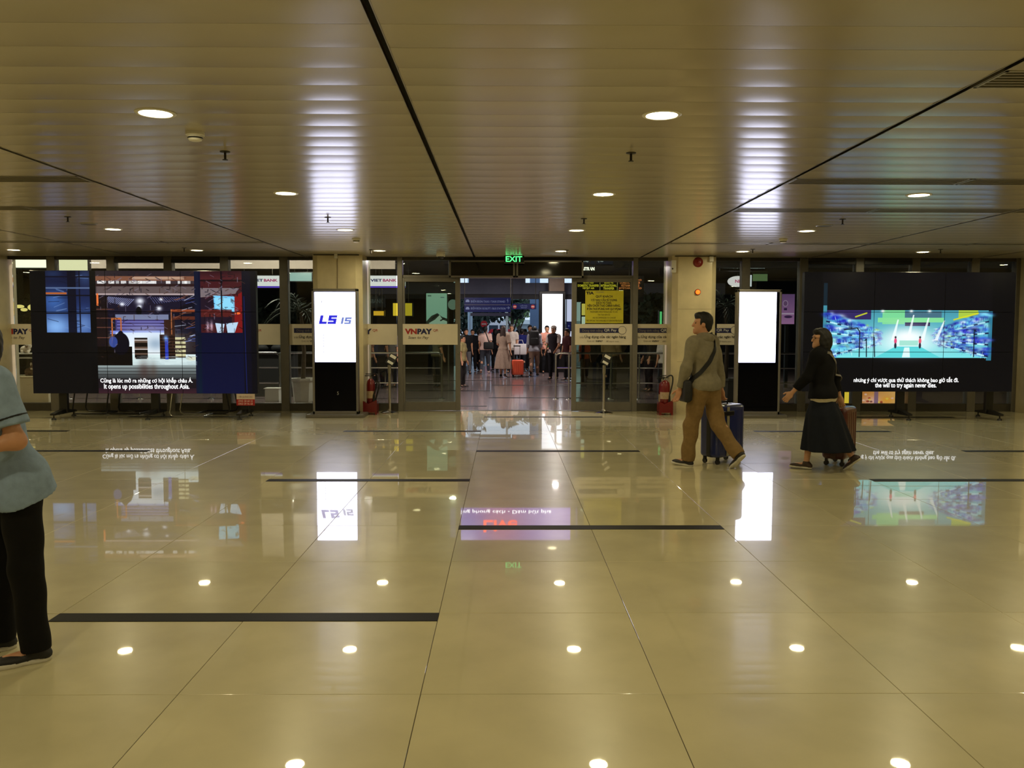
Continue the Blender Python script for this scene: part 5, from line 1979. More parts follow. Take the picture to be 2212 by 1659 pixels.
for k_, (cx, lines) in enumerate(((1271, [('NỐI CHUYẾN', 28), ('QUỐC NỘI', 22), ('DOMESTIC TRANSFER', 46), ('VIETJET AIR', 26)]),
                                  (1315, [('NỐI CHUYẾN', 28), ('QUỐC TẾ', 20), ('INTERNATIONAL', 34), ('TRANSFER', 24)]),
                                  (1361, [('NỐI CHUYẾN QUỐC NỘI', 50), ('DOMESTIC TRANSFER', 44), ('VIETNAM AIRLINES', 40), ('JETSTAR, VASCO', 50)]))):
    for r_, (t_, w_) in enumerate(lines):
        y = 602 + r_ * 6.2
        tpx(t_, (cx - w_ / 2, y, cx + w_ / 2, y + 5.0), 20.19, m_yl if k_ < 2 else m_rl, f, bold=0.03)
for x in (1296, 1333.5):
    obj('divider', pxbox(MB(), x - 0.5, 603, x + 0.5, 627, 20.19, 0.003), emit_mat('divider_led', (255, 230, 150), 1.2), f)
lightbox((1256.5, 656, 1264, 681), 24.0, 'narrow yellow edge of a light box behind the notice', emit_mat('yellow_edge', (255, 226, 120), 1.6), hang='down')
lightbox((1256.5, 684, 1264, 700), 23.6, 'narrow white edge of a light box below the yellow one', emit_mat('white_edge', (240, 250, 255), 1.5), hang='down')
lightbox((1425, 673, 1430, 700), 23.0, 'narrow upright green light panel beside the column', emit_mat('green_panel', (110, 240, 150), 1.0), hang='down')
for x0, x1, t_, lab in ((1562, 1603, '10 HÀ NỘI VJ 151', 'dark LED ticker with white words between column and mullion'), (1618, 1652, 'ĐÀ NẴNG VN 116', 'dark LED ticker with white words right of the mullion')):
    s, f = lightbox((x0 - 4, 571, x1 + 4, 583), 20.8, lab, mat('ticker_black', (12, 12, 14), rough=0.4), 'led_ticker', 'display')
    tpx(t_, (x0, 576, x1, 580), 20.79, m_wl, f, bold=0.02)
q = at(1594, 608, 22.0)
s = thing('oval_sign', 'white oval sign with pink letters behind the palm fronds', 'sign', q)
obj('face', MB().ell((q.x, 22.0, q.z), (0.27, 0.04, 0.14), 24, 12), emit_mat('oval_white', (250, 240, 250), 1.3), s, True)
hanger(s, q.x, q.z + 0.1, 3.45, 22.02)
tpx('NIC', (1588, 604, 1606, 611), 21.955, emit_mat('oval_pink', (220, 50, 130), 0.9), s, bold=0.03)
lightbox((1617, 594, 1624, 619), 22.4, 'narrow white light box edge right of the mullion', emit_mat('white_edge2', (235, 240, 255), 1.3))
lightbox((1626, 592, 1658, 607), 30.0, 'greenish bright opening high behind the blank totem', emit_mat('green_window_glow', (120, 150, 100), 0.7))  # brightness of an opening given by a glowing panel
P = Pic(1687, 635, 1717, 700, 4.0, (140, 96, 150))
P.grad(1687, 635, 1717, 700, (120, 84, 140), (190, 130, 190))
P.ell(1696, 655, 6, 7, (190, 160, 200))
P.ell(1696, 655, 4.5, 5.5, (120, 84, 130))
P.rect(1693, 665, 1700, 670, (60, 40, 80))
P.rect(1688, 676, 1716, 679, (210, 180, 220))
P.ell(1703, 684, 9, 3, (70, 44, 90))
lightbox((1687, 635.5, 1717, 700), 21.5, 'violet poster light box left of the cyan video wall', image_mat('violet_poster', P.image('violet_poster'), 0.9), hang='down')
P = Pic(1862, 846, 1934, 878, 4.0, (230, 150, 60))
P.grad(1862, 846, 1934, 878, (210, 130, 60), (240, 180, 110), False)
P.glow(1885, 868, 22, 12, (255, 190, 190), .9)
P.glow(1915, 865, 14, 8, (255, 170, 60), .9)
P.rect(1888, 846, 1897, 878, (120, 90, 140), .8)
for q in range(12):
    P.ell(1864 + rng.random() * 66, 848 + rng.random() * 28, 3, 2.2, [(180, 60, 40), (250, 220, 90), (120, 60, 60), (250, 200, 200)][q % 4], .8)
lightbox((1862, 846, 1934, 875.5), 15.9, 'orange and yellow picture screen standing low behind the glass, below the video wall', image_mat('orange_picture', P.image('orange_picture'), 1.3), 'low_screen', 'display', hang='down')
lightbox((1824, 847, 1834, 871), 17.0, 'small yellow light strip low behind the glass by the maroon suitcase', emit_mat('yellow_strip', (250, 210, 70), 1.4), hang='down')

# yellow shop lamps seen beside the endmost pane
for i, (px, py, rx, rz, lab) in enumerate(((22, 664, .10, .11, 'glowing yellow shop lamp at the column edge behind the endmost pane'), (42, 662, .13, .05, 'flat glowing yellow shop lamp, second behind the endmost pane'), (52, 669, .09, .05, 'lower glowing yellow shop lamp behind the endmost pane'), (69, 664, .12, .09, 'glowing yellow shop lamp beside the warehouse video wall'))):
    YL = 24.0 + i * 0.5
    c = at(px, py, YL)
    s = thing('shop_lamp', lab, 'lamp', c, 'yellow shop lamps')
    obj('shade', MB().ell((c.x, YL, c.z), (rx, 0.1, rz), 14, 8), emit_mat('shop_yellow', (255, 232, 140), 1.6), s, True)
    obj('cord', MB().cyl((c.x, YL, c.z + rz * .9), (c.x, YL, 3.45), 0.008, n=5), m_black, s)

# barriers
def barrier(x0, x1, Y, label, posts):
    s = thing('barrier', label, 'barrier', ((x0 + x1) / 2, Y, 0), 'steel tube barriers beyond the glass')
    r = 0.022
    for z in (0.66, 0.34):
        obj('rail', MB().cyl((x0 + 0.03, Y, z), (x1 - 0.03, Y, z), 0.015, n=8), m_steel, s, True)
    top = [(x0, Y, 0.30), (x0, Y, 0.90), (x0 + 0.02, Y, 0.95), (x0 + 0.08, Y, 0.975), (x1 - 0.08, Y, 0.975), (x1 - 0.02, Y, 0.95), (x1, Y, 0.90), (x1, Y, 0.30)]
    obj('top_rail', MB().tube(top, r, 8), m_steel, s, True)
    for x in posts:
        pt = obj('post', MB().cyl((x, Y, 0), (x, Y, 0.965), 0.022, n=10), m_steel, s, True)
        obj('flange', MB().lathe([(0, 0), (0.07, 0), (0.066, 0.012), (0.03, 0.03), (0, 0.03)], (x, Y, 0), 16), m_steel, pt, True)


barrier(-9.2, -4.75, 18.0, 'steel tube barrier behind the panes by the warehouse video wall', (-9.2, -7.7, -6.2, -4.75))
barrier(-4.6, -1.33, 18.0, 'steel tube barrier behind the column and the scan-to-pay leaf', (-4.6, -2.95, -1.33))
barrier(1.08, 3.55, 18.0, 'steel tube barrier at the right side of the doorway', (1.08, 1.36, 2.25, 2.85, 3.55))
barrier(3.75, 8.6, 18.0, 'steel tube barrier behind the panes by the cyan video wall', (3.75, 5.4, 7.0, 8.6))

# way-finding signs over the crowd
m_blue_sign = emit_mat('wayfinding_blue', (20, 28, 84), 0.55)
m_sl = emit_mat('wayfinding_letter', (150, 160, 200), 0.5)
s = thing('direction_sign', 'hanging dark blue two-row sign to taxi stand and bus station', 'sign', at(1053, 660, 27.0))
obj('board', pxbox(MB(), 1003, 643, 1103.5, 674, 27.0, 0.10), m_blue_sign, s)
obj('dividing_rail', pxbox(MB(), 1003, 658.2, 1103.5, 658.9, 26.99, 0.01), m_alu, s)
tpx('ĐIỂM ĐÓN TAXI / TAXI STAND', (1017, 647, 1091, 653.5), 26.985, m_sl, s)
tpx('ĐIỂM ĐÓN XE BUÝT / BUS STATION', (1017, 662, 1092, 668.5), 26.985, m_sl, s)
tpx('↑', (1095, 645, 1098, 655), 26.985, m_sl, s, name='arrow')
tpx('→', (1094, 662, 1101, 668), 26.985, m_sl, s, name='arrow')
for y in (649, 665):
    ic = MB()
    pxbox(ic, 1006, y, 1014, y + 3.5, 26.985, 0.004)
    pxbox(ic, 1007.5, y - 2.0, 1012.5, y - 0.2, 26.985, 0.004)
    o = obj('vehicle_pictogram', ic, m_sl, s)
for px in (1003.5, 1103):
    q = at(px, 643, 27.05)
    hanger(s, q.x, at(px, 684, 27.05).z, 3.45, 27.05)
obj('lower_board', pxbox(MB(), 1016, 676, 1103, 682.5, 27.0, 0.05), mat('dark_blue_board', (20, 24, 52), rough=0.5), s)
s = thing('way_out_sign', 'small dark blue way-out sign with two red roundels', 'sign', at(1132, 662, 29.0))
obj('board', pxbox(MB(), 1106, 656, 1158.5, 668, 29.0, 0.08), m_blue_sign, s)
tpx('LỐI RA', (1124, 658, 1139, 662), 28.985, m_sl, s)
tpx('WAY OUT', (1125, 663.5, 1138, 666), 28.985, m_sl, s)
for px in (1112, 1151):
    q = at(px, 662.5, 28.985)
    rd = obj('roundel', MB().cyl((q.x, 28.98, q.z), (q.x, 28.99, q.z), 0.065, n=20), mat('roundel_red', (190, 60, 60), rough=0.5), s)
    obj('bar', MB().box((q.x - 0.045, 28.972, q.z - 0.013), (q.x + 0.045, 28.98, q.z + 0.013)), m_white, rd)
for px in (1107, 1157):
    q = at(px, 656, 29.04)
    hanger(s, q.x, q.z, 3.45, 29.04)
# big white totem beyond the crowd
Y = 29.0
a, b = at(1164, 744, Y), at(1222, 629, Y)
s = thing('advertising_totem', 'tall black-framed totem with a blank white screen behind the crowd', 'digital kiosk', ((a.x + b.x) / 2, Y, 0))
obj('case', MB().rbox((a.x, Y, 0.0), (b.x, Y + 0.18, b.z), 0.012, 1), m_black, s)
p0, p1 = at(1171, 742, Y), at(1215.5, 635, Y)
obj('screen', MB().box((p0.x, Y - 0.006, p0.z), (p1.x, Y, p1.z)), emit_mat('far_white_screen', (246, 248, 255), 1.6), s)
lightbox((1224, 640, 1236, 745), 32.0, 'pale upright light panel half hidden by the door stile', emit_mat('pale_panel', (190, 200, 225), 0.9), hang='down')
s, f = lightbox((1225, 696, 1233, 714), 31.4, 'small dark blue sign plate on the pale light panel', m_blue_sign, 'blue_plate', 'sign', hang='down')
tpx('←', (1227, 702, 1231, 706), 31.39, m_sl, f, name='arrow')

# no-entry sign on a pole
q = at(1045.5, 700, 35.0)
s = thing('no_entry_sign', 'round red no-entry sign on a pole above the crowd', 'road sign', (q.x, 35, 0))
obj('pole', MB().cyl((q.x, 35.03, -0.02), (q.x, 35.03, q.z), 0.03, n=8), m_alu, s)
ds = obj('disc', MB().cyl((q.x, 34.98, q.z), (q.x, 35.0, q.z), 0.14, n=24), mat('no_entry_red', (214, 40, 52), rough=0.4, vary=0.03, emit=(214, 40, 52), es=0.0), s)
obj('bar', MB().box((q.x - 0.095, 34.97, q.z - 0.022), (q.x + 0.095, 34.98, q.z + 0.022)), m_white, ds)

# ---------------------------------------------------------------- outdoors beyond the hall
m_pier = mat('pale_blue_paint', (196, 216, 232), rough=0.6, vary=0.03)
s_ = struct('column_pale', MB().cyl((at(1015.5, 700, 36).x, 36, 0), (at(1015.5, 700, 36).x, 36, 5), 0.10, n=16), m_pier)
q0, q1 = at(1145, 700, 37), at(1166, 700, 37)
struct('column_blue', MB().rbox((q0.x, 37, 0), (q1.x, 37.4, 5), 0.02), mat('blue_grey_paint', (112, 136, 172), rough=0.6, vary=0.04))
q = at(1095, 700, 36)
tag(obj('lamp_post', MB().cyl((q.x, 36, 0), (q.x, 36, 4), 0.045, n=10), m_white), 'thin white post standing in the crowd beneath the direction sign', 'post')
bd = thing('building', 'low white building with a pale roof across the road', 'building', (2.5, 58, 0))
x0, x1 = at(1064, 700, 58).x, at(1260, 700, 58).x
obj('wall', MB().box((x0, 58, -0.02), (x1, 66, 1.75)), mat('white_render', (205, 216, 220), rough=0.8, vary=0.05), bd)
obj('roof', MB().prism([(x0 - 0.4, 1.75), (x1 + 0.4, 1.75), (x1 + 0.4, 1.95), (x0 - 0.4, 2.1)], 57.5, 66.5), mat('pale_roof', (226, 234, 238), rough=0.6, vary=0.04), bd)
for i in range(5):
    xw = x0 + 0.5 + i * 1.15
    w_ = obj('window', MB().box((xw, 57.96, 0.7), (xw + 0.7, 58.0, 1.45)), mat('window_frame_grey', (120, 130, 136), rough=0.5), bd)
    obj('pane', MB().box((xw + 0.05, 57.94, 0.75), (xw + 0.65, 57.96, 1.40)), mat('window_dark', (54, 68, 80), rough=0.15), w_)


def vehicle(px, py, Y, L, H, label, paint, name, cat, bus=False):
    q = at(px, py, Y)
    v = thing(name, label, cat, (q.x, Y, -0.02))
    x, z = q.x, -0.02
    if bus:
        prof = [(-L / 2, 0.3), (L / 2, 0.3), (L / 2, H * .9), (L / 2 - 0.15, H), (-L / 2 + 0.1, H), (-L / 2, H * .9)]
    else:
        prof = [(-L / 2, 0.25), (L / 2, 0.25), (L / 2, H * .5), (L * .33, H * .62), (L * .18, H), (-L * .25, H), (-L * .42, H * .62), (-L / 2, H * .55)]
    obj('body', MB().prism([(x + a_, z + b_) for a_, b_ in prof], Y, Y + 1.7), paint, v)
    g = MB()
    for i in range(4 if bus else 2):
        wa = -L * .42 + i * L * .21 if bus else -L * .24 + i * L * .22
        obj('window', MB().box((x + wa, Y - 0.01, z + H * .6), (x + wa + L * .18, Y, z + H * .88)), MATS['window_dark'], v)
    for sx in (-.3, .3):
        obj('wheel', MB().cyl((x + L * sx, Y - 0.02, z + 0.3), (x + L * sx, Y + 0.2, z + 0.3), 0.3, n=16), m_black, v)


vehicle(1056, 705, 50, 3.0, 1.9, 'white van parked across the road behind the crowd', mat('van_white', (226, 230, 236), rough=0.3, coat=0.3), 'van', 'van', True)
vehicle(1086, 708, 47, 2.6, 1.45, 'red car standing across the road behind the crowd', mat('car_red', (196, 40, 52), rough=0.3, coat=0.3), 'car', 'car')


def leaves(c, r, n, size, seed):
    g = np.random.default_rng(seed)
    mb = MB()
    blobs = [(P3(c) + g.normal(size=3) * P3(r) * 0.45, 0.45 + 0.35 * g.random()) for _ in range(9)]
    for i in range(n):
        bc, bs = blobs[i % 9]
        d = g.normal(size=3)
        d /= np.linalg.norm(d)
        p = bc + d * P3(r) * bs * (0.55 + 0.45 * g.random())
        u = g.normal(size=3)
        u /= np.linalg.norm(u)
        w = np.cross(u, d)
        w /= np.linalg.norm(w) + 1e-9
        sz = size * (0.6 + 0.8 * g.random())
        mb.quad(p - u * sz, p + w * sz * .5, p + u * sz, p - w * sz * .5)
    return mb


m_bark = mat('bark', (70, 58, 46), rough=0.9, vary=0.2)


def tree(x, Y, h, r, label, rgb, seed, n=900):
    t = thing('tree', label, 'tree', (x, Y, 0), 'trees beyond the hall')
    obj('trunk', MB().tube([(x, Y, -0.05), (x + 0.06, Y, h * .3), (x - 0.05, Y, h * .6), (x, Y, h)], [0.14, 0.11, 0.09, 0.04], 8).tube([(x, Y, h * .5), (x + r * .4, Y, h * .85)], [0.06, 0.03], 6).tube([(x, Y, h * .45), (x - r * .4, Y + .1, h * .8)], [0.06, 0.03], 6), m_bark, t, True)
    o = obj('foliage', leaves((x, Y, h), (r, r, r * .75), n, 0.16, seed), mat('leaf_%d_%d_%d' % rgb, rgb, rough=0.6, vary=0.25, scale=3), t)
    o['kind'] = 'stuff'


tree(at(1006, 690, 40).x, 40, 2.1, 1.3, 'dark green tree at the edge of the doorway view', (28, 44, 30), 1)
tree(at(1036, 690, 44).x, 44, 2.3, 1.2, 'dark rounded tree behind the no-entry sign', (26, 40, 30), 2)
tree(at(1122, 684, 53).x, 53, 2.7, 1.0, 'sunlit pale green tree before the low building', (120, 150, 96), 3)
tree(at(1108, 690, 41).x, 41, 2.6, 0.8, 'dark leafy tree hanging behind the way-out sign', (34, 50, 36), 4)
for i, (px, Y, h, lab) in enumerate(((516, 29, 2.0, 'dark leafy tree behind the glass beside the warehouse video wall'), (604, 31.8, 2.0, 'dark leafy tree behind the glass below the cut bank sign'), (60, 28.6, 2.0, 'dark leafy tree behind the endmost pane'), (1400, 29.2, 1.9, 'dark leafy tree behind the pane by the green light panel'))):
    tree(at(px, 660, Y).x, Y, h, 0.72, lab, (40, 56, 44), 10 + i, 700)


# potted palms just beyond the glass
def palm(x, Y, h, label, seed, potm):
    g = np.random.default_rng(seed)
    t = thing('potted_palm', label, 'plant', (x, Y, 0), 'potted palms beyond the glass')
    obj('pot', MB().lathe([(0, 0), (0.17, 0), (0.19, 0.05), (0.23, 0.44), (0.26, 0.46), (0.26, 0.50), (0.22, 0.50), (0.21, 0.45), (0, 0.45)], (x, Y, 0), 8), potm, t)
    obj('soil', MB().cyl((x, Y, 0.44), (x, Y, 0.46), 0.2, n=12), m_bark, t)
    obj('stem', MB().tube([(x, Y, 0.4), (x + 0.03, Y, h * .4), (x - 0.02, Y, h * .7)], [0.05, 0.04, 0.03], 8), m_bark, t, True)
    for i in range(13):
        a_ = 2 * math.pi * i / 13 + g.random() * .4
        up_ = 0.25 + 0.75 * g.random()
        L = 0.75 + 0.25 * g.random()
        c0 = P3((x - 0.02, Y, h * .7))
        d = P3((math.cos(a_), math.sin(a_) * .5, 0))
        fr = MB()
        pts = []
        for q in range(9):
            s_ = q / 8
            pts.append(c0 + d * L * s_ * (1 - .25 * up_) + P3((0, 0, L * (up_ * s_ * 1.1 - 0.75 * s_ * s_))))
        fr.tube(pts, 0.006, 4)
        for q in range(1, 9):
            p = pts[q]
            tn = (pts[q] - pts[q - 1]) / np.linalg.norm(pts[q] - pts[q - 1])
            for sg in (-1, 1):
                sd = np.cross(tn, P3((0, 0, 1)))
                sd /= np.linalg.norm(sd) + 1e-9
                tip = p + sd * sg * 0.20 * (1.1 - q / 10) + tn * 0.16 - P3((0, 0, 0.06))
                fr.quad(p - tn * 0.02, p + (tip - p) * .5 + tn * 0.02, tip, p + (tip - p) * .5 - tn * 0.02)
        obj('frond', fr, m_frond, t)


m_frond = mat('palm_green', (34, 48, 34), rough=0.5, vary=0.2)
palm(at(655, 850, 17.0).x, 17.0, 2.6, 'dark palm in a white fluted pot behind the pane by the lettered totem', 5, mat('white_pot', (196, 192, 180), rough=0.5, vary=0.08))
palm(at(1566, 850, 17.2).x, 17.2, 2.75, 'dark palm behind the pane between column and blank totem', 6, mat('grey_pot', (110, 108, 104), rough=0.6, vary=0.08))

# shop counter and soft toys behind the endmost pane
x0, x1 = at(10, 830, 17.0).x, at(104, 830, 17.0).x
s = thing('shop_counter', 'cream stone counter standing behind the endmost pane', 'counter', ((x0 + x1) / 2, 17.2, 0))
obj('body', MB().rbox((x0, 17.0, 0), (x1, 17.5, 0.50), 0.01, 1), m_marble, s)
obj('top', MB().rbox((x0 - 0.02, 16.98, 0.50), (x1 + 0.02, 17.52, 0.53), 0.006, 1), m_marble, s)
z0 = 0.985
xs = at(48, 760, 17.3).x
s = thing('shelf_rack', 'slim white shelf rack behind the endmost pane holding a plush toy', 'shelf', (xs, 17.3, 0))
for z in (0.985, 0.90):
    obj('board', MB().box((xs - 0.45, 17.1, z - 0.02), (xs + 0.45, 17.4, z)), m_white, s)
for sx in (-.44, .44):
    obj('upright', MB().box((xs + sx - 0.012, 17.38, 0.53), (xs + sx + 0.012, 17.4, 1.0)), m_steel, s)


def plush(c, k, body, spot, label):
    t = thing('plush_toy', label, 'soft toy', (c[0], c[1], c[2]), 'soft toys behind the endmost pane')
    C = Vector(c)
    obj('body', MB().ell(C + Vector((0, 0, .07)) * k, (.10 * k, .08 * k, .075 * k)), body, t, True)
    h = obj('head', MB().ell(C + Vector((.07, -.02, .14)) * k, (.065 * k, .06 * k, .06 * k)), body, t, True)
    for sg in (-1, 1):
        obj('ear', MB().ell(C + Vector((.07 + sg * .045, -.01, .205)) * k, (.02 * k, .014 * k, .035 * k), 10, 6), spot, h, True)
        obj('paw', MB().ell(C + Vector((.03 + sg * .06, -.07, .03)) * k, (.03 * k, .04 * k, .03 * k), 10, 6), body, t, True)
        obj('eye', MB().ell(C + Vector((.07 + sg * .025, -.078, .15)) * k, (.008 * k, .006 * k, .008 * k), 8, 6), m_black, h, True)
    obj('muzzle', MB().ell(C + Vector((.07, -.075, .125)) * k, (.025 * k, .02 * k, .018 * k), 10, 6), spot, h, True)


m_pl = mat('plush_cream', (206, 192, 172), rough=0.95, bump=0.4, bscale=150, vary=0.08)
m_pb = mat('plush_brown', (92, 66, 46), rough=0.95, bump=0.4, bscale=150, vary=0.08)
plush((at(55, 756, 17.22).x, 17.22, 0.99), 1.0, m_pl, m_pb, 'cream plush toy lying on the white shelf rack')
plush((at(66, 820, 17.2).x, 17.2, 0.536), 1.1, m_pb, m_pl, 'brown plush toy with pale ears on the stone counter')
# bags on a counter and a carton behind the cut sticker
x0, x1 = at(556, 760, 18.6).x, at(612, 760, 18.6).x
s = thing('luggage_counter', 'dark counter behind the pane left of the lettered totem', 'counter', ((x0 + x1) / 2, 18.9, 0))
obj('body', MB().rbox((x0 - 0.3, 18.6, 0), (x1 + 0.2, 19.1, 0.92), 0.01, 1), m_dark, s)
obj('top', MB().rbox((x0 - 0.33, 18.57, 0.92), (x1 + 0.23, 19.13, 0.95), 0.006, 1), m_blackmetal, s)
for i, (px, lab) in enumerate(((565, 'dark soft bag lying on the counter, the one by the video wall'), (600, 'dark soft bag lying on the counter, the one by the mullion'))):
    c = at(px, 752, 18.8)
    b = thing('soft_bag', lab, 'bag', (c.x, 18.8, 0.95), 'soft bags on the counter')
    obj('body', MB().ell((c.x, 18.8, 1.048), (0.15, 0.11, 0.095), 14, 8), m_strapdk, b, True)
    obj('handle', MB().tube([(c.x - 0.06, 18.8, 1.12), (c.x - 0.04, 18.8, 1.17), (c.x + 0.04, 18.8, 1.17), (c.x + 0.06, 18.8, 1.12)], 0.008, 6), m_strapdk, b, True)
c = at(590, 850, 17.4)
b = thing('carton', 'white carton standing on the floor behind the pane below the bags', 'box', (c.x, 17.4, 0))
obj('body', MB().box((c.x - 0.14, 17.3, 0), (c.x + 0.14, 17.55, 0.26)), m_white, b)
obj('flap', MB().box((c.x - 0.16, 17.28, 0.26), (c.x + 0.16, 17.57, 0.275)), m_white, b)
# ---------------------------------------------------------------- the crowd beyond the doors
def fig(px, yfoot, ytop, yaw, label, top, topc, legs='trousers', legc=(24, 23, 25), sleeve=0.75, pose=None, hair='short', hairm=None, female=False, lean=2, head=(0, 0), extra=None, H=None, shoe=(24, 22, 22), hem=-0.05, tw=0.004, h=0.022):
    p = onfloor(px, yfoot)
    if H is None:
        H = max(1.2, min(1.82, EYE - (ytop - 708) * p.y / FPX))
    ps = pose or {}
    sk = Skel(H, female, lean, ps.get('legs'), ps.get('arms'), head)
    m1 = cloth('cloth_%d_%d_%d' % topc, topc)
    m2 = cloth('cloth_%d_%d_%d' % legc, legc)
    out = []
    if legs == 'trousers':
        out += [(top, shirt_f(sk, 0.024, sleeve, hem, amp=tw), m1), ('trousers', trousers_f(sk, 0.018, -0.01, 0.96, amp=0.004), m2)]
    elif legs == 'dress':
        out += [('dress', un([shirt_f(sk, 0.022, sleeve, 0.02, amp=tw), skirt_f(sk, 0.06, 0.26 - sk.dz, 0.10, shift=(0, 0.03))], 0.02), m1)]
    if extra:
        out += extra(sk)
    return person((p.x, p.y), yaw, label, sk, out, h=h, hb=0.016, group='travellers beyond the doors', hair=hair, hairm=hairm, shoe=shoe, sole=False, eyes=abs(yaw) < 70), sk


walk = lambda s: {'legs': {'L': (14 * s, 6, 0, 1), 'R': (-12 * s, 22, 25, 1)}, 'arms': {'L': (-8 * s, 8, 12, 0), 'R': (12 * s, 8, 16, 0)}}
walk2 = lambda s: {'legs': {'R': (14 * s, 6, 0, 1), 'L': (-12 * s, 22, 25, 1)}, 'arms': {'R': (-8 * s, 8, 12, 0), 'L': (12 * s, 8, 16, 0)}}
fold = {'legs': {'L': (1, 3, 0, 3), 'R': (2, 4, 0, 3)}, 'arms': {'L': (18, 14, 78, 42), 'R': (14, 14, 84, 46)}}

fig(1007, 807, 711, 15, 'person in a black tee and grey trousers facing us inside the doorway', 'tee', (20, 20, 23), legc=(88, 86, 88), pose=walk(1))
f2, k2 = fig(1048, 807, 706, 172, 'person in a pinkish white short-sleeved shirt walking away with a black shoulder bag', 'shirt', (224, 190, 178), legc=(62, 64, 72), pose=walk2(1), shoe=(170, 140, 130))
f3, k3 = fig(1087, 815, 706, 168, 'person with long brown hair in a beige dress pulling an orange suitcase', 'dress', (150, 128, 112), 'dress', pose={'legs': {'L': (8, 4, 0, 1), 'R': (-8, 14, 14, 1)}, 'arms': {'R': (-10, 14, 6, 0), 'L': (6, 8, 50, 20)}}, hair='long', hairm=m_brownhair, female=True, sleeve=0.95)
fig(1105, 806, 703, -10, 'tall grey-haired person in an open white shirt facing us behind the dress', 'shirt', (206, 196, 186), legc=(34, 32, 34), hairm=m_greyhair, hem=-0.10)
fig(1127, 804, 711, 178, 'person in a deep blue shirt carrying a white bag, walking away', 'shirt', (34, 40, 108), legc=(30, 30, 38), pose=walk(1))
f6, k6 = fig(1154, 813, 705, 176, 'person in a grey shirt and khaki trousers walking away with a black backpack', 'shirt', (150, 150, 158), legc=(118, 96, 82), pose=walk2(1.2), sleeve=1.5)


def polo(sk):
    T = un(torso(sk, 0.027), 0.05 * sk.k)
    return [('green_panel', cut(cut(T, sk.up, sk.P + sk.up * 0.16 * sk.k), -sk.up, sk.P - sk.up * 0.04 * sk.k), cloth('green_cloth', (26, 96, 52)))]


fig(1181, 806, 705, 8, 'person in a salmon and green polo with folded arms before the white totem', 'polo', (214, 150, 132), legc=(20, 20, 24), pose=fold, extra=polo, hairm=m_hair)


def vest(sk):
    T = un(torso(sk, 0.032), 0.05 * sk.k)
    cap = el(sk.hp(0, 0.014, 0.07), P3((0.098, 0.115, 0.088)) * sk.k, sk.HR)
    cap = cut(cap, -(sk.HR @ P3((0, 0, 1))), sk.hp(0, 0, 0.06))
    brim = el(sk.hp(0, -0.10, 0.066), P3((0.07, 0.07, 0.014)) * sk.k, sk.HR)
    return [('vest', cut(T, -sk.up, sk.P - sk.up * 0.06 * sk.k), cloth('dark_vest', (44, 38, 44))), ('cap', un([cap, brim], 0.01), cloth('white_cap', (210, 200, 190)))]


fig(1196, 820, 706, -28, 'person in a white cap and dark vest standing by the steel barrier', 'shirt', (204, 190, 184), legc=(24, 22, 26), extra=vest, sleeve=0.8, pose={'arms': {'L': (10, 8, 40, 10), 'R': (6, 8, 30, 10)}})
fig(998, 836, 726, 70, 'person in a pale yellow shirt half hidden by the edge of the sliding leaf', 'shirt', (176, 160, 110), legc=(40, 36, 36), sleeve=0.8, female=True)
fig(1021, 802, 713, 5, 'person in dark clothes seen between the black tee and the pinkish shirt', 'jacket', (26, 26, 30), sleeve=1.8)
fig(1035, 800, 715, 160, 'person in a charcoal top walking away behind the pinkish shirt', 'top', (36, 34, 38), sleeve=1.8, pose=walk(1))
fig(1070, 801, 712, -150, 'person in a black jacket close behind the beige dress', 'jacket', (22, 21, 26), sleeve=1.8, female=True, hair='bob')
fig(1078, 799, 714, 150, 'far person in dark maroon under the direction sign', 'top', (60, 32, 38), sleeve=1.2)
fig(1117, 797, 714, 175, 'far person in a grey top between the white shirt and the blue shirt', 'top', (88, 84, 90), sleeve=1.2, pose=walk2(1))
fig(1134, 799, 712, 182, 'far person in navy clothes beside the backpack carrier', 'top', (30, 36, 70), sleeve=1.6, pose=walk(1))
fig(1144, 800.5, 704, 20, 'dark-haired person turned to us just behind the backpack carrier', 'top', (70, 66, 72), sleeve=1.0)
fig(1226, 822, 712, -60, 'person in a dark red top half hidden by the door stile near the barrier', 'top', (70, 34, 36), sleeve=0.8)
# behind the panes
fig(1318, 842, 700, 150, 'person in a tan jacket behind the sliding leaf with the yellow notice', 'jacket', (150, 122, 88), legc=(40, 38, 36), sleeve=1.8)
fig(1262, 818, 745, 10, 'child in an orange top behind the barrier near the doorway', 'top', (176, 74, 40), H=1.15, legc=(40, 40, 52))
fig(1402, 846, 704, -80, 'person in black behind the pane next to the column with the red lamp', 'jacket', (22, 22, 24), sleeve=1.8)
fig(1436, 850, 722, -30, 'person in a white top behind the pane close to the column', 'top', (200, 190, 178), legc=(30, 30, 34), sleeve=1.0, female=True, hair='bob')
fig(793, 842, 706, 60, 'person in a tan top behind the pane right of the lettered totem', 'top', (150, 110, 90), sleeve=0.9, female=True, hair='bob')
fig(818, 838, 702, 170, 'person in a dark shirt behind the pane right of the lettered totem', 'shirt', (38, 40, 52), sleeve=0.9)
fig(846, 836, 708, -20, 'person in a pale grey top behind the frame of the sliding door', 'top', (130, 124, 124), sleeve=0.9, legc=(30, 30, 40))
fig(944, 836, 708, 120, 'person in an olive top behind the scan-to-pay leaf', 'top', (96, 88, 62), sleeve=0.9, legc=(48, 44, 40))

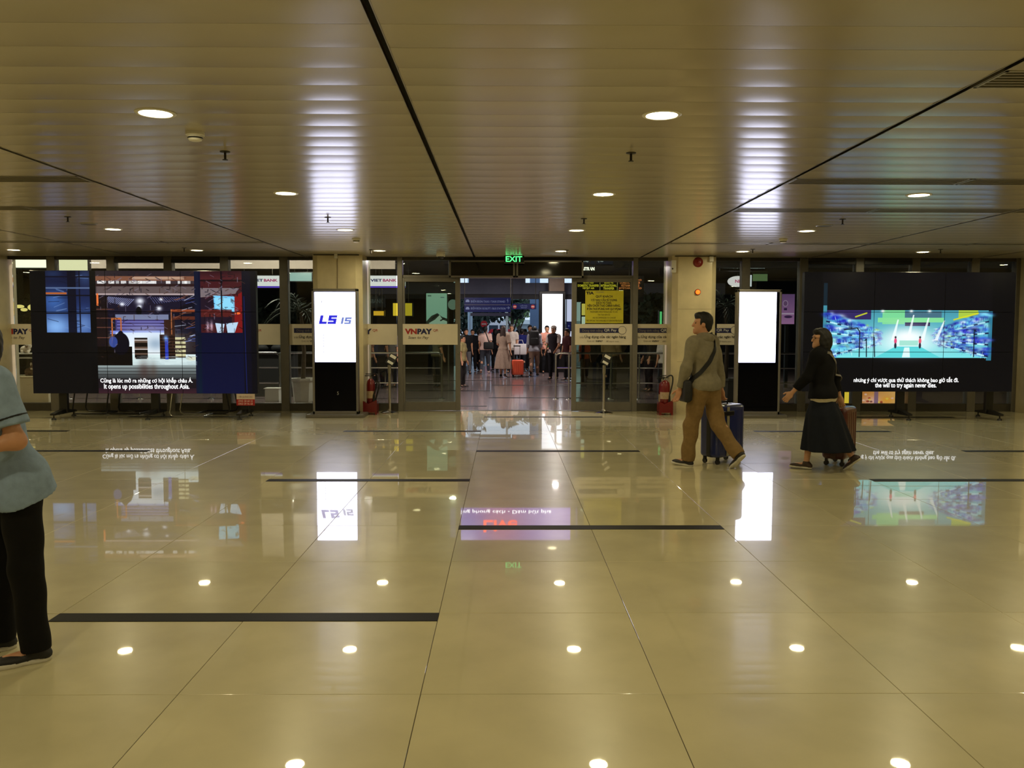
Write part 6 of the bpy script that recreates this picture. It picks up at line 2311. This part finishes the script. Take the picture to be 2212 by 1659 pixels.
# what they carry
p = onfloor(1117.5, 815)
suitcase((p.x, p.y + 0.05), 8, 'bright orange suitcase pulled by the person in the beige dress', mat('orange_shell', (214, 84, 52), rough=0.4, vary=0.06), 0.36, 0.24, 0.46, handle=0.40)
b = thing('backpack', 'black backpack on the back of the person in khaki trousers beyond the doors', 'backpack', f6.location + Vector((0, -0.2, 1.1)))
for nm, bx, r in (('body', ((-0.15, 0.13, 0.96), (0.15, 0.30, 1.42)), 0.05), ('front_pocket', ((-0.12, 0.28, 0.98), (0.12, 0.34, 1.20)), 0.03)):
    mb = MB().rbox(*bx, r, 3).xform(Matrix.Translation(f6.location) @ Matrix.Rotation(R(176), 4, 'Z'))
    obj(nm, mb, m_strapdk, b, True, 50)
for sg in (-1, 1):
    pts = [local_pt(f6, k6, P3((sg * 0.10, 0.14, 1.36 - k6.dz))), local_pt(f6, k6, P3((sg * 0.11, 0.05, 1.47 - k6.dz))), local_pt(f6, k6, P3((sg * 0.12, -0.09, 1.42 - k6.dz))), local_pt(f6, k6, P3((sg * 0.12, -0.145, 1.25 - k6.dz)))]
    obj('shoulder_strap', MB().tube(pts, 0.018, 6), m_strapdk, b, True)
b = thing('shoulder_bag', 'black shoulder bag hanging from the pinkish white shirt', 'bag', f2.location + Vector((0, -0.2, 1.0)))
M = Matrix.Translation(f2.location) @ Matrix.Rotation(R(172), 4, 'Z')
obj('body', MB().rbox((-0.30, 0.10, 0.80), (0.02, 0.24, 1.04), 0.04, 3).xform(M), m_strapdk, b, True, 50)
obj('strap', MB().tube([M @ Vector(q) for q in ((-0.16, 0.18, 1.02), (-0.10, 0.165, 1.2), (-0.03, 0.15, 1.38), (0.03, 0.06, 1.50))], 0.018, 6), m_strapdk, b, True)
p = onfloor(1124, 806)
b = thing('carrier_bag', 'white carrier bag held beside the person in the deep blue shirt', 'bag', (p.x, p.y - 0.25, 0.6))
obj('body', MB().rbox((p.x - 0.22, p.y - 0.32, 0.62), (p.x + 0.20, p.y - 0.20, 0.98), 0.03, 2), mat('white_bag', (196, 190, 192), rough=0.6, vary=0.06), b, True, 50)
obj('handle', MB().tube([(p.x - 0.1, p.y - 0.26, 0.97), (p.x - 0.06, p.y - 0.26, 1.10), (p.x + 0.06, p.y - 0.26, 1.10), (p.x + 0.1, p.y - 0.26, 0.97)], 0.01, 6), MATS['white_bag'], b, True)
